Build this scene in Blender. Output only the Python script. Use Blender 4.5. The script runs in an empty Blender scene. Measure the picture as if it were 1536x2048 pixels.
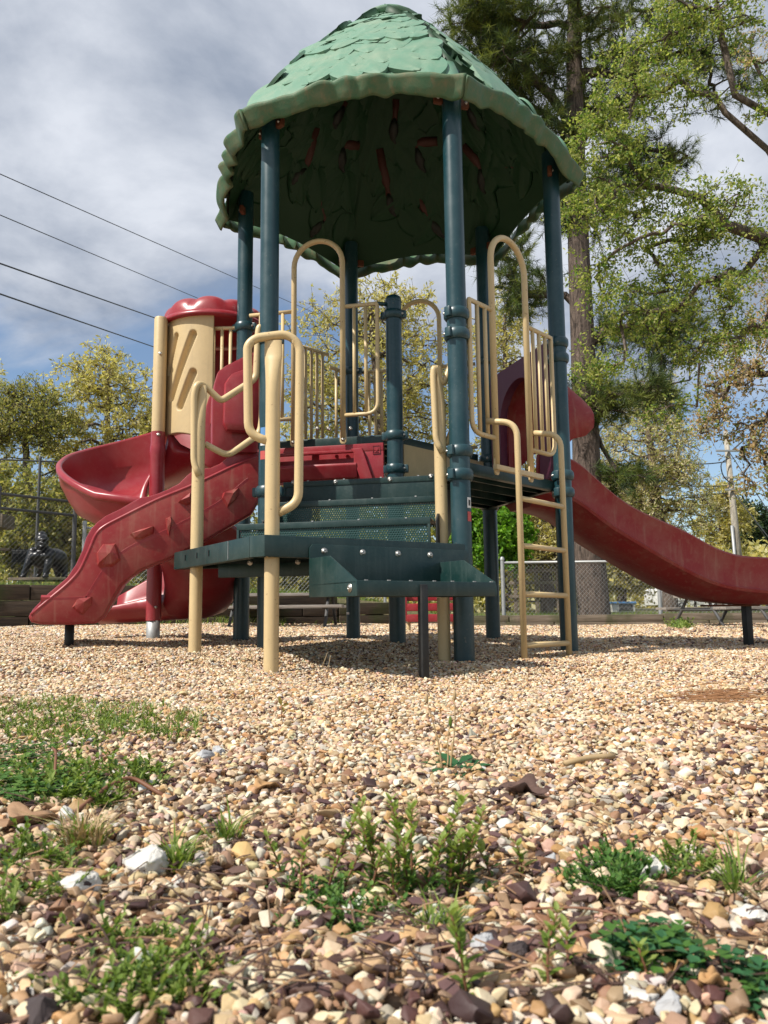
import bpy, bmesh, math, random
import numpy as np
from mathutils import Vector, Matrix, noise as mnoise

R = math.radians
rnd = random.Random(7)
nr = np.random.default_rng(11)
sc = bpy.context.scene
col = sc.collection

# ------------------------------------------------------------------ camera
PITCH, ROLL, FPX, CAMZ = 0.12613, -0.01108, 1574.0, 0.212
_r0 = np.array([1, 0, 0.]); _u0 = np.array([0, -math.sin(PITCH), math.cos(PITCH)])
FW = np.array([0, math.cos(PITCH), math.sin(PITCH)])
RT = math.cos(ROLL) * _r0 + math.sin(ROLL) * _u0
UP = -math.sin(ROLL) * _r0 + math.cos(ROLL) * _u0
CAM = np.array([0, 0, CAMZ])
cd = bpy.data.cameras.new('camera'); cam = bpy.data.objects.new('camera', cd); col.objects.link(cam)
cam.matrix_world = Matrix(((RT[0], UP[0], -FW[0], 0), (RT[1], UP[1], -FW[1], 0), (RT[2], UP[2], -FW[2], CAMZ), (0, 0, 0, 1)))
cd.sensor_fit = 'HORIZONTAL'; cd.sensor_width = 36; cd.lens = 36 * FPX / 1536
cd.clip_start = 0.02; cd.clip_end = 2000
cd.dof.use_dof = True; cd.dof.focus_distance = 3.0; cd.dof.aperture_fstop = 24.0
sc.camera = cam

# ------------------------------------------------------------------ light
SUN_AZ = R(180 + 57)      # compass-like, from +Y clockwise: behind the camera, to its left
SUN_EL = R(50)
sun_dir = Vector((math.sin(SUN_AZ) * math.cos(SUN_EL), math.cos(SUN_AZ) * math.cos(SUN_EL), math.sin(SUN_EL)))
ld = bpy.data.lights.new('sun', 'SUN'); ld.energy = 5.0; ld.angle = R(0.53); ld.color = (1.0, 0.95, 0.87)
lo = bpy.data.objects.new('sun', ld); col.objects.link(lo)
lo.rotation_euler = sun_dir.to_track_quat('Z', 'Y').to_euler(); lo.location = (-20, -15, 30)

wd = bpy.data.worlds.new('World'); sc.world = wd; wd.use_nodes = True
N = wd.node_tree.nodes; L = wd.node_tree.links; N.clear()
out = N.new('ShaderNodeOutputWorld'); bg = N.new('ShaderNodeBackground'); bg.inputs[1].default_value = 0.11
sky = N.new('ShaderNodeTexSky'); sky.sky_type = 'NISHITA'; sky.sun_disc = False
sky.sun_elevation = SUN_EL; sky.sun_rotation = SUN_AZ; sky.air_density = 1.0; sky.dust_density = 0.6; sky.ozone_density = 1.6
tc = N.new('ShaderNodeTexCoord')
sep = N.new('ShaderNodeSeparateXYZ'); L.new(tc.outputs['Generated'], sep.inputs[0])
def mth(op, a, b=None, c=None):
    m = N.new('ShaderNodeMath'); m.operation = op
    for i, v in enumerate((a, b, c)):
        if v is None: continue
        if isinstance(v, (int, float)): m.inputs[i].default_value = v
        else: L.new(v, m.inputs[i])
    return m.outputs[0]
zz = mth('ADD', mth('MAXIMUM', sep.outputs[2], 0.0), 0.22)
cx = mth('DIVIDE', sep.outputs[0], zz); cy = mth('DIVIDE', sep.outputs[1], zz)
cmb = N.new('ShaderNodeCombineXYZ'); L.new(cx, cmb.inputs[0]); L.new(cy, cmb.inputs[1]); cmb.inputs[2].default_value = 3.7
def wnoise(scale, detail, rough, dist, off):
    mp = N.new('ShaderNodeMapping'); mp.inputs['Location'].default_value = off
    L.new(cmb.outputs[0], mp.inputs['Vector'])
    n = N.new('ShaderNodeTexNoise'); n.inputs['Scale'].default_value = scale; n.inputs['Detail'].default_value = detail
    n.inputs['Roughness'].default_value = rough; n.inputs['Distortion'].default_value = dist
    L.new(mp.outputs[0], n.inputs['Vector']); return n.outputs['Fac']
def wmap(v, a, b, c, d):
    m = N.new('ShaderNodeMapRange'); m.interpolation_type = 'SMOOTHSTEP'
    L.new(v, m.inputs[0]); m.inputs[1].default_value = a; m.inputs[2].default_value = b; m.inputs[3].default_value = c; m.inputs[4].default_value = d
    return m.outputs[0]
cover = mth('ADD', wnoise(1.0, 9, 0.56, 0.5, (0.0, 0.35, 0)), mth('MULTIPLY', mth('SUBTRACT', sep.outputs[2], 0.31), 0.9))
mask = wmap(cover, 0.40, 0.58, 0.0, 1.0)
tone = wnoise(1.9, 9, 0.56, 0.15, (4.3, 1.2, 2))
tr = N.new('ShaderNodeValToRGB'); L.new(tone, tr.inputs[0])
tr.color_ramp.elements[0].position = 0.40; tr.color_ramp.elements[0].color = (2.55, 2.95, 3.7, 1)
tr.color_ramp.elements[1].position = 0.60; tr.color_ramp.elements[1].color = (5.6, 5.9, 6.5, 1)
mx = N.new('ShaderNodeMix'); mx.data_type = 'RGBA'
L.new(mask, mx.inputs['Factor']); L.new(sky.outputs[0], mx.inputs['A']); L.new(tr.outputs[0], mx.inputs['B'])
L.new(mx.outputs['Result'], bg.inputs[0]); L.new(bg.outputs[0], out.inputs[0])
sc.view_settings.view_transform = 'Standard'; sc.view_settings.look = 'None'
sc.view_settings.exposure = 0.3; sc.view_settings.gamma = 1.0
sc.cycles.max_bounces = 8; sc.cycles.transparent_max_bounces = 12
sc.cycles.use_denoising = True

# ------------------------------------------------------------------ helpers
def ray(x, y):
    return FW + ((x - 768) / FPX) * RT + ((1024 - y) / FPX) * UP
def atY(x, y, Y):
    d = ray(x, y); return CAM + d * (Y / d[1])
def atZ(x, y, z):
    d = ray(x, y); return CAM + d * ((z - CAMZ) / d[2])
def onplane(x, y, p, n):
    d = ray(x, y); p = np.array(p, float); n = np.array(n, float)
    return CAM + d * (np.dot(p - CAM, n) / np.dot(d, n))

def nd(m, t, **kw):
    n = m.node_tree.nodes.new(t)
    for k, v in kw.items():
        if k in n.inputs.keys(): n.inputs[k].default_value = v
        else: setattr(n, k, v)
    return n
def ramp(m, fac, stops):
    r = nd(m, 'ShaderNodeValToRGB'); m.node_tree.links.new(fac, r.inputs[0])
    e = r.color_ramp.elements
    while len(e) < len(stops): e.new(0.5)
    for i, (p, c) in enumerate(stops):
        e[i].position = p; e[i].color = (*c, 1)
    return r.outputs[0]
def newmat(name):
    m = bpy.data.materials.new(name); m.use_nodes = True
    b = m.node_tree.nodes['Principled BSDF']; return m, b, m.node_tree.links
def noise(m, scale, detail=4, rough=0.55, dist=0, vec=None):
    n = nd(m, 'ShaderNodeTexNoise', Scale=scale, Detail=detail, Roughness=rough, Distortion=dist)
    if vec is None:
        g = m.node_tree.nodes.get('geo') or nd(m, 'ShaderNodeNewGeometry'); g.name = 'geo'
        vec = g.outputs['Position']
    m.node_tree.links.new(vec, n.inputs['Vector']); return n.outputs['Fac']
def mixc(m, f, a, b, mode='MIX'):
    x = nd(m, 'ShaderNodeMix', data_type='RGBA', blend_type=mode); l = m.node_tree.links
    for s, v in (('Factor', f), ('A', a), ('B', b)):
        i = [q for q in x.inputs if q.identifier.startswith(s) and (q.identifier.endswith('Color') or s == 'Factor')][0] if s != 'Factor' else x.inputs[0]
        if isinstance(v, (int, float)): i.default_value = v
        elif isinstance(v, tuple): i.default_value = (*v, 1)
        else: l.new(v, i)
    return [o for o in x.outputs if o.identifier.endswith('Color')][0]
def bump(m, b, h, strength, dist):
    n = nd(m, 'ShaderNodeBump', Strength=strength, Distance=dist)
    m.node_tree.links.new(h, n.inputs['Height']); m.node_tree.links.new(n.outputs[0], b.inputs['Normal'])
def worn(name, base, dust, rough=0.4, scale=9, amount=0.35, spec=0.5, bumpy=0.0, speck=None, streak=False):
    """painted or moulded surface with dust, stains and scuffs of its own"""
    m, b, l = newmat(name)
    n1 = noise(m, scale, 6, 0.65)
    n2 = noise(m, scale * 7, 4, 0.6)
    c = mixc(m, ramp(m, n1, [(0.42, (0, 0, 0)), (0.75, (amount,) * 3)]), base, dust)
    c = mixc(m, ramp(m, n2, [(0.55, (0, 0, 0)), (0.80, (amount * .8,) * 3)]), c, dust)
    if streak:
        mp = nd(m, 'ShaderNodeMapping'); mp.inputs['Scale'].default_value = (26, 26, 1.6)
        l.new(m.node_tree.nodes['geo'].outputs['Position'], mp.inputs[0])
        n3 = noise(m, 1.0, 5, 0.6, vec=mp.outputs[0])
        c = mixc(m, ramp(m, n3, [(0.55, (0, 0, 0)), (0.75, (amount * 1.3,) * 3)]), c, dust)
    if speck:
        n4 = noise(m, 55, 3, 0.5)
        c = mixc(m, ramp(m, n4, [(0.68, (0, 0, 0)), (0.73, (0.7,) * 3)]), c, speck)
    l.new(c, b.inputs['Base Color'])
    rr = nd(m, 'ShaderNodeMapRange'); l.new(n1, rr.inputs[0]); rr.inputs[3].default_value = rough - .08; rr.inputs[4].default_value = rough + .18
    l.new(rr.outputs[0], b.inputs['Roughness'])
    b.inputs['Specular IOR Level'].default_value = spec
    if bumpy: bump(m, b, n2, bumpy, 0.004)
    return m
M = {}
M['teal'] = worn('teal_powder_coat', (0.007, 0.040, 0.050), (0.11, 0.16, 0.17), 0.30, 7, 0.2, 0.55, speck=(.10, .11, .10))
M['green'] = worn('green_vinyl_coat', (0.006, 0.028, 0.026), (0.09, 0.12, 0.11), 0.36, 10, 0.24, 0.5, 0.12, streak=True)
M['tan'] = worn('tan_powder_coat', (0.60, 0.45, 0.235), (0.42, 0.30, 0.16), 0.36, 8, 0.30, 0.5, speck=(.30, .19, .10))
M['tanp'] = worn('tan_plastic', (0.56, 0.42, 0.22), (0.34, 0.26, 0.15), 0.45, 7, 0.35, 0.4, 0.05, streak=True)
M['red'] = worn('red_plastic', (0.27, 0.018, 0.026), (0.36, 0.13, 0.12), 0.29, 6, 0.32, 0.5, 0.03)
M['redrough'] = worn('red_plastic_scuffed', (0.26, 0.020, 0.022), (0.34, 0.17, 0.12), 0.48, 6, 0.42, 0.4, 0.06, streak=True)
M['purple'] = worn('purple_faded_plastic', (0.12, 0.022, 0.055), (0.2, 0.1, 0.13), 0.45, 6, 0.3, 0.4)
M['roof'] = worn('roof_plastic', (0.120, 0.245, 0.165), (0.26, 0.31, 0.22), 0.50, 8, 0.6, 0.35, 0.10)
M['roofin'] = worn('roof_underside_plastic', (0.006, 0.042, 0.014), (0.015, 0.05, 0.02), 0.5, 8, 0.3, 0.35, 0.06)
M['skirt'] = worn('roof_skirt_stained', (0.055, 0.13, 0.065), (0.20, 0.15, 0.08), 0.55, 14, 0.55, 0.35, 0.25, streak=True)
M['rust'] = worn('rusty_brown', (0.10, 0.032, 0.016), (0.18, 0.07, 0.03), 0.6, 20, 0.5, 0.3)
M['black'] = worn('black_paint', (0.012, 0.013, 0.014), (0.06, 0.06, 0.055), 0.45, 12, 0.4, 0.4)
M['steel'], _b, _l = newmat('stainless_steel'); _b.inputs['Base Color'].default_value = (0.5, 0.48, 0.44, 1); _b.inputs['Metallic'].default_value = 0.9; _b.inputs['Roughness'].default_value = 0.35
M['galv'] = worn('galvanised_steel', (0.34, 0.35, 0.35), (0.5, 0.5, 0.48), 0.5, 30, 0.5, 0.5); M['galv'].node_tree.nodes['Principled BSDF'].inputs['Metallic'].default_value = 0.5
M['darkgalv'] = worn('weathered_dark_steel', (0.07, 0.072, 0.075), (0.16, 0.14, 0.12), 0.6, 20, 0.5, 0.4)
M['label_w'], _b, _l = newmat('white_sticker'); _b.inputs['Base Color'].default_value = (0.7, 0.7, 0.68, 1)
M['label_r'], _b, _l = newmat('red_sticker'); _b.inputs['Base Color'].default_value = (0.5, 0.08, 0.07, 1)
M['label_b'], _b, _l = newmat('blue_sticker'); _b.inputs['Base Color'].default_value = (0.1, 0.25, 0.5, 1)

def perforated(name, base, pitch, hole, ax):
    m, b, l = newmat(name)
    g = nd(m, 'ShaderNodeNewGeometry')
    b.inputs['Base Color'].default_value = (*base, 1); b.inputs['Roughness'].default_value = 0.42
    # staggered round holes in the sheet's own plane (ax = its two unit vectors)
    def dot(v):
        d = nd(m, 'ShaderNodeVectorMath', operation='DOT_PRODUCT'); l.new(g.outputs['Position'], d.inputs[0]); d.inputs[1].default_value = v; return d.outputs['Value']
    def mm(op, a, bb=0.0):
        x = nd(m, 'ShaderNodeMath', operation=op)
        for i, v in enumerate((a, bb)):
            if isinstance(v, (int, float)): x.inputs[i].default_value = v
            else: l.new(v, x.inputs[i])
        return x.outputs[0]
    u = mm('DIVIDE', dot(ax[0]), pitch); v = mm('DIVIDE', dot(ax[1]), pitch * 0.866)
    row = mm('FLOOR', v); odd = mm('FLOORED_MODULO', row, 2.0); u2 = mm('ADD', u, mm('MULTIPLY', odd, 0.5))
    du = mm('SUBTRACT', mm('FRACT', u2), 0.5); dv = mm('MULTIPLY', mm('SUBTRACT', mm('FRACT', v), 0.5), 0.866)
    d2 = mm('SQRT', mm('ADD', mm('MULTIPLY', du, du), mm('MULTIPLY', dv, dv)))
    h = mm('GREATER_THAN', d2, hole)
    l.new(h, b.inputs['Alpha'])
    bump(m, b, mm('MINIMUM', d2, hole + .12), 0.9, 0.004)
    return m

class G:
    """mesh collector"""
    def __init__(s): s.v = []; s.f = []; s.mi = []; s.n = 0
    def add(s, v, f, mi=0):
        s.v.append(np.asarray(v, float).reshape(-1, 3)); s.f += [tuple(i + s.n for i in q) for q in f]; s.mi += [mi] * len(f)
        s.n += len(s.v[-1]); return s
    def obj(s, name, mats, parent=None, smooth=True, label=None):
        me = bpy.data.meshes.new(name)
        me.from_pydata(np.concatenate(s.v).tolist() if s.v else [], [], s.f)
        if not isinstance(mats, (list, tuple)): mats = [mats]
        for m in mats: me.materials.append(m)
        if len(mats) > 1: me.polygons.foreach_set('material_index', s.mi)
        me.polygons.foreach_set('use_smooth', [bool(smooth)] * len(me.polygons))
        if smooth == 'auto':
            try: me.set_sharp_from_angle(angle=R(38))
            except Exception: pass
        me.update()
        o = bpy.data.objects.new(name, me); col.objects.link(o)
        if parent is not None: setparent(o, parent)
        if label: o['label'] = label
        return o
ORG = {}
def setparent(o, p):
    o.parent = p
    o.matrix_parent_inverse = Matrix.Translation(-Vector(ORG.get(p.name, (0, 0, 0))))
def tag(o, label=None, cat=None, group=None, kind=None):
    if label: o['label'] = label
    if cat: o['category'] = cat
    if group: o['group'] = group
    if kind: o['kind'] = kind
    return o
def empty(name, loc, label, cat, group=None):
    o = bpy.data.objects.new(name, None); col.objects.link(o); o.location = loc; o.empty_display_size = .1
    ORG[o.name] = tuple(loc); tag(o, label, cat, group); return o

def tube(path, rad, seg=12, caps=True, closed=False):
    P = np.asarray(path, float); n = len(P)
    rad = np.broadcast_to(np.asarray(rad, float), (n,))
    T = np.gradient(P, axis=0)
    if closed: T = np.roll(P, -1, 0) - np.roll(P, 1, 0)
    T /= np.linalg.norm(T, axis=1)[:, None] + 1e-12
    a = np.array([0, 0, 1.]) if abs(T[0][2]) < .9 else np.array([1., 0, 0])
    u = np.cross(T[0], a); u /= np.linalg.norm(u)
    V = []
    ang = np.linspace(0, 2 * np.pi, seg, endpoint=False)
    for i in range(n):
        u = u - T[i] * np.dot(u, T[i]); u /= np.linalg.norm(u) + 1e-12
        w = np.cross(T[i], u)
        V.append(P[i] + rad[i] * (np.cos(ang)[:, None] * u + np.sin(ang)[:, None] * w))
    V = np.concatenate(V); F = []
    m = n if closed else n - 1
    for i in range(m):
        a0 = i * seg; b0 = ((i + 1) % n) * seg
        for j in range(seg):
            k = (j + 1) % seg; F.append((a0 + j, a0 + k, b0 + k, b0 + j))
    if caps and not closed:
        F.append(tuple(range(seg - 1, -1, -1))); F.append(tuple((n - 1) * seg + j for j in range(seg)))
    return V, F
def fillet(pts, r, k=5):
    pts = [np.array(p, float) for p in pts]; o = [pts[0]]
    for i in range(1, len(pts) - 1):
        rr = r[i] if isinstance(r, dict) and i in r else (r if not isinstance(r, dict) else r.get('d', .03))
        a = pts[i - 1] - pts[i]; b = pts[i + 1] - pts[i]; la = np.linalg.norm(a); lb = np.linalg.norm(b)
        t = min(rr, la * .49, lb * .49); a = a / la * t; b = b / lb * t
        for j in range(k + 1):
            s = j / k; o.append(pts[i] + a * (1 - s) ** 2 + b * s ** 2)
    o.append(pts[-1]); return np.array(o)
def box(c, u, v, w, hx, hy, hz, bev=0.0):
    """box at c with unit axes u, v, w and half sizes; bev chamfers every edge"""
    c = np.array(c, float); u, v, w = (np.array(q, float) for q in (u, v, w))
    if bev <= 0:
        V = [c + sx * hx * u + sy * hy * v + sz * hz * w for sx in (-1, 1) for sy in (-1, 1) for sz in (-1, 1)]
        F = [(0, 1, 3, 2), (4, 6, 7, 5), (0, 4, 5, 1), (2, 3, 7, 6), (0, 2, 6, 4), (1, 5, 7, 3)]
        return V, F
    bm = bmesh.new(); bmesh.ops.create_cube(bm, size=2)
    for q in bm.verts: q.co = Vector((q.co.x * hx, q.co.y * hy, q.co.z * hz))
    bmesh.ops.bevel(bm, geom=bm.edges[:], offset=min(bev, hx * .9, hy * .9, hz * .9), segments=2, affect='EDGES', profile=.6)
    bm.verts.index_update()
    V = [c + q.co.x * u + q.co.y * v + q.co.z * w for q in bm.verts]; F = [tuple(q.index for q in f.verts) for f in bm.faces]
    bm.free(); return V, F
X3, Y3, Z3 = (1, 0, 0), (0, 1, 0), (0, 0, 1)
def prism(poly, off, bev=0.0):
    """closed 3D polygon extruded by vector off, optionally bevelled"""
    P = np.array(poly, float); n = len(P); V = np.concatenate([P, P + np.array(off, float)])
    F = [tuple(range(n - 1, -1, -1)), tuple(range(n, 2 * n))] + [(i, (i + 1) % n, n + (i + 1) % n, n + i) for i in range(n)]
    if bev > 0:
        bm = bmesh.new(); vs = [bm.verts.new(q) for q in V]
        for f in F: bm.faces.new([vs[i] for i in f])
        bmesh.ops.recalc_face_normals(bm, faces=bm.faces[:])
        ed = [e for e in bm.edges if e.calc_face_angle(0) > R(30)]
        bmesh.ops.bevel(bm, geom=ed, offset=bev, segments=2, affect='EDGES', profile=.6)
        bm.verts.index_update()
        V = [tuple(q.co) for q in bm.verts]; F = [tuple(q.index for q in f.verts) for f in bm.faces]; bm.free()
    return V, F
def sweep(path, ups, section, closed_sec=True, caps=True):
    """section: per-path-point or constant list of (side, up) pairs"""
    P = np.asarray(path, float); n = len(P); T = np.gradient(P, axis=0); T /= np.linalg.norm(T, axis=1)[:, None]
    V = []; const = not callable(section)
    for i in range(n):
        u = np.array(ups[i] if hasattr(ups[0], '__len__') else ups, float)
        s = np.cross(T[i], u); s /= np.linalg.norm(s); w = np.cross(s, T[i])
        S = section if const else section(i / (n - 1))
        V += [P[i] + a * s + b * w for a, b in S]; m = len(S)
    F = []
    for i in range(n - 1):
        for j in range(m if closed_sec else m - 1):
            k = (j + 1) % m; F.append((i * m + j, i * m + k, (i + 1) * m + k, (i + 1) * m + j))
    if caps and closed_sec: F.append(tuple(range(m - 1, -1, -1))); F.append(tuple((n - 1) * m + j for j in range(m)))
    return V, F
def lathe(prof, c, seg=24, axis=Z3):
    V = []; F = []; n = len(prof); c = np.array(c, float)
    w = np.array(axis, float); w /= np.linalg.norm(w); a = np.array([1., 0, 0]) if abs(w[0]) < .9 else np.array([0, 1., 0])
    u = np.cross(w, a); u /= np.linalg.norm(u); v = np.cross(w, u)
    for r, z in prof:
        for j in range(seg):
            t = 2 * math.pi * j / seg; V.append(c + r * math.cos(t) * u + r * math.sin(t) * v + z * w)
    for i in range(n - 1):
        for j in range(seg):
            k = (j + 1) % seg; F.append((i * seg + j, i * seg + k, (i + 1) * seg + k, (i + 1) * seg + j))
    F.append(tuple(range(seg - 1, -1, -1))); F.append(tuple((n - 1) * seg + j for j in range(seg)))
    return V, F
def dome_bolt(g, p, n, r=0.009):
    g.add(*lathe([(r * 1.35, 0), (r * 1.35, .002), (r, .002), (r * .95, .005), (r * .6, .0075), (r * .3, .008), (r * .28, .006)], p, 12, n))
    return g
bolt_mesh = {}
def bolt(parent, p, n, r=0.009, name='bolt'):
    """a dome-headed bolt; all share one mesh"""
    k = round(r, 4)
    if k not in bolt_mesh:
        g = G(); dome_bolt(g, (0, 0, 0), (0, 0, 1), r); o = g.obj(name, M['steel'], None, True); bolt_mesh[k] = o.data
    else:
        o = bpy.data.objects.new(name, bolt_mesh[k]); col.objects.link(o)
    q = Vector(n).normalized().to_track_quat('Z', 'Y')
    o.parent = parent; o.matrix_parent_inverse = Matrix.Translation(-Vector(ORG.get(parent.name, (0, 0, 0))))
    o.location = tuple(p); o.rotation_mode = 'QUATERNION'; o.rotation_quaternion = q
    return o
# a child of a part whose own origin is the world origin needs no offset; parts are listed in ORG only when moved

# ------------------------------------------------------------------ ground heights
_CP = np.array([(-.53, 3.58, .07), (.335, 3.39, .012), (.93, 4.05, -.004), (-.8, 4.43, .055), (-.2, 5.1, .035), (.66, 4.9, .03),
                (-.80, 3.45, .022), (-.43, 2.86, .004), (.26, 3.4, -.012), (.13, 2.74, -.035), (-1.49, 3.74, .074), (-1.3, 4.45, .07), (2.2, 4.92, -.025),
                (.55, 3.3, -.01), (0, 1.0, 0), (-1, 1.5, 0), (1, 1.5, 0), (0, .4, 0), (-4, 6, .07), (-5, 10, .07), (3, 9, -.03), (0, 9, .02), (4, 5, -.03), (-2.5, 3, .03), (2.5, 3, -.02), (6, 13, -.04), (-9, 10, .07)])
def gz(x, y):
    x = np.asarray(x, float); y = np.asarray(y, float)
    num = np.zeros(np.broadcast(x, y).shape); den = num + 1e-9
    for a, b, z in _CP:
        s = 0.22 + 0.10 * math.hypot(a, b - 3.5)
        w = np.exp(-((x - a) ** 2 + (y - b) ** 2) / (2 * s * s)) + 1e-4 / ((x - a) ** 2 + (y - b) ** 2 + .3)
        num = num + w * z; den = den + w
    z = num / den
    z = z + 0.006 * np.sin(x * 5.1 + 1.3 * np.sin(y * 3.1)) * np.cos(y * 4.3 + x) + 0.004 * np.sin(x * 11 + y * 7.7) + .003 * np.sin(y * 17 - x * 9)
    return z
_gx = np.arange(-12, 12.01, .04); _gy = np.arange(-1, 15.01, .04); _GZ = gz(*np.meshgrid(_gx, _gy))
def gz1(x, y):
    fx = min(max((x + 12) / .04, 0), len(_gx) - 2); fy = min(max((y + 1) / .04, 0), len(_gy) - 2); i, j = int(fx), int(fy); a, b = fx - i, fy - j
    return float((_GZ[j, i] * (1 - a) + _GZ[j, i + 1] * a) * (1 - b) + (_GZ[j + 1, i] * (1 - a) + _GZ[j + 1, i + 1] * a) * b)

# ================================================================== play structure
HC = np.array([0.065, 4.24]); HR = 0.889; HA = -1.26249
hexv = [HC + HR * np.array([math.cos(HA + i * math.pi / 3), math.sin(HA + i * math.pi / 3)]) for i in range(6)]
PB, PF, PE, PD, PC, PA = hexv; PG = HC
e1 = np.array([math.cos(HA + math.pi / 3), math.sin(HA + math.pi / 3)]); e2 = np.array([-e1[1], e1[0]])   # along / behind the front edge
play = empty('play_structure', (HC[0], HC[1], 0), 'playground climbing structure with teal posts, red slides and green leaf-patterned roof on gravel', 'play structure')
PR = 0.0445
def post(p, ztop, mat=M['teal'], r=PR, name='post', cap=False):
    z0 = gz1(p[0], p[1]) - .12; g = G()
    if cap: prof = [(r, z0), (r, ztop - r * .9), (r * 1.04, ztop - r * .88), (r * 1.04, ztop - r * .6), (r * .93, ztop - r * .25), (r * .65, ztop - r * .05), (r * .25, ztop + .005)]
    else: prof = [(r, z0), (r, ztop)]
    g.add(*lathe(prof, (p[0], p[1], 0), 32)); return g.obj(name, mat, play, 'auto')
def clamp(po, p, z, ang=0.0, r=PR):
    g = G()
    g.add(*lathe([(r + .001, z - .026), (r + .006, z - .025), (r + .013, z - .015), (r + .014, z), (r + .013, z + .015), (r + .006, z + .025), (r + .001, z + .026)], (p[0], p[1], 0), 28))
    for a in (ang, ang + math.pi):
        d = np.array([math.cos(a), math.sin(a), 0]); s = np.array([-d[1], d[0], 0])
        g.add(*box(np.array([p[0], p[1], z]) + d * (r + .016), d, s, Z3, .012, .015, .022, .006))
    o = g.obj('clamp', M['teal'], po, 'auto')
    for a in (ang + .5, ang - .35, ang + 2.6):
        d = np.array([math.cos(a), math.sin(a), 0]); bolt(o, np.array([p[0], p[1], z]) + d * (r + .0125), d, .006)
    return o
ZT = 2.70; UZ, LZ = 1.19, .88
posts = {}
for nm, p in (('PB', PB), ('PF', PF), ('PE', PE), ('PD', PD), ('PC', PC), ('PA', PA)): posts[nm] = post(p, ZT)
posts['PG'] = post(PG, 1.975, cap=True)
hexdir = lambda a, b: math.atan2(b[1] - a[1], b[0] - a[0])
for nm, p, zs, a in (('PB', PB, (1.53, 1.435, .905, .80), hexdir(PB, PF)), ('PF', PF, (1.62, 1.535, .905, .815), hexdir(PB, PF)), ('PG', PG, (1.86, 1.17, .985), hexdir(PC, PG)),
                     ('PC', PC, (1.87, 1.16), hexdir(PC, PG)), ('PA', PA, (1.49, .765), hexdir(PA, PB)), ('PE', PE, (1.80, 1.16, .86), hexdir(PF, PE)), ('PD', PD, (1.80, 1.16), hexdir(PE, PD))):
    for z in zs: clamp(posts[nm], p, z, a)
# stickers on the posts
def sticker(po, p, z, a, w, h, mat, name='warning_label'):
    g = G(); V = []; F = []; n = 6
    for i in range(n + 1):
        t = a + (i / n - .5) * w / PR
        for q in (z - h / 2, z + h / 2): V.append((p[0] + (PR + .0012) * math.cos(t), p[1] + (PR + .0012) * math.sin(t), q))
    for i in range(n): F.append((2 * i, 2 * i + 2, 2 * i + 3, 2 * i + 1))
    g.add(V, F); return g.obj(name, mat, po, True)
af = math.atan2(-PB[1], -PB[0])
lb = sticker(posts['PB'], PB, .675, af + .95, .026, .046, M['label_w']); sticker(posts['PB'], PB, .675, af + .95, .014, .026, M['black'], 'symbol'); sticker(posts['PB'], PB, .615, af + .95, .026, .042, M['label_r'])
g = G()
af = math.atan2(-PA[1], -PA[0])
sticker(posts['PA'], PA, 1.03, af - .55, .03, .06, M['label_b']); sticker(posts['PA'], PA, .985, af - .55, .03, .02, M['label_w']); sticker(posts['PA'], PA, .93, af - .55, .03, .04, M['label_r'])
af = math.atan2(-PD[1], -PD[0]); sticker(posts['PD'], PD, .205, af - .9, .028, .014, M['label_w'])

# ---- decks
E3 = lambda v, z=0.: np.array([v[0], v[1], z])
def inset(poly, d):
    n = len(poly); o = []
    for i in range(n):
        a, b, c = poly[i - 1], poly[i], poly[(i + 1) % n]
        u = (b - a) / np.linalg.norm(b - a); v = (c - b) / np.linalg.norm(c - b)
        nu = np.array([-u[1], u[0]]); nv = np.array([-v[1], v[0]]); k = (nu + nv); k /= max(np.dot(k, nu), .2)
        o.append(b + k * d)
    return o
def deck(name, poly, z, t, mat):
    g = G(); P = poly
    g.add(*prism([E3(q, z - .006) for q in inset(P, .004)], (0, 0, .006), .002))
    n = len(P)
    for i in range(n):
        a, b = P[i], P[(i + 1) % n]; d = (b - a); Ld = np.linalg.norm(d); d /= Ld; m = (a + b) / 2; nn = np.array([d[1], -d[0]])
        g.add(*box(E3(m - nn * .004, z - t / 2 - .002), E3(d), E3(nn), Z3, Ld / 2 - .002 * (i % 2), .004, t / 2, .002))
        g.add(*box(E3(m - nn * .02, z - t + .0005), E3(d), E3(nn), Z3, Ld / 2 - .03, .014, .003))
    return g.obj(name, mat, play, 'auto')
sheet = perforated('perforated_deck_sheet', (.010, .052, .046), .022, .30, (tuple(E3(e1)), tuple(E3(e2))))
ud = deck('upper_deck', inset([PC, PG, PE, PD], 0.035), UZ, .05, M['green'])
ldk = deck('lower_deck', inset([PG, PB, PF, PE], 0.035), LZ, .05, M['green'])
# ribs under both decks
for dk, P, z in ((ud, [PC, PG, PE, PD], UZ), (ldk, [PG, PB, PF, PE], LZ)):
    for k in range(1, 5):
        t = k / 5; a = P[0] * (1 - t) + P[1] * t; b = P[3] * (1 - t) + P[2] * t
        m = (a + b) / 2; d = (b - a); Ld = np.linalg.norm(d); d /= Ld
        g = G().add(*box(E3(m, z - .03), E3(d), (-d[1], d[0], 0), Z3, Ld / 2 - .05, .003, .02)); g.obj('deck_rib', M['green'], dk, False)
nL = E3(-e2)     # outward normal of planes facing the stairs
for x in (635, 657, 701):
    q = onplane(x, 857, E3(PG - e2 * .033), nL); bolt(ud, q, nL, .008)
for x, y in ((570, 871), (660, 859)):
    q = onplane(x, y, E3(PG - e2 * .033), nL); bolt(ud, q, nL, .006)
# riser panel (olive) between the two deck levels on PG-PE
d = (PE - PG) / np.linalg.norm(PE - PG); nn = np.array([d[1], -d[0]])
g = G().add(*box(E3((PG + PE) / 2, (UZ - .05 + LZ) / 2 + .004), E3(d), E3(nn), Z3, .38, .008, .12, .004)); g.obj('riser_panel', M['tanp'], play, 'auto')
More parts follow.
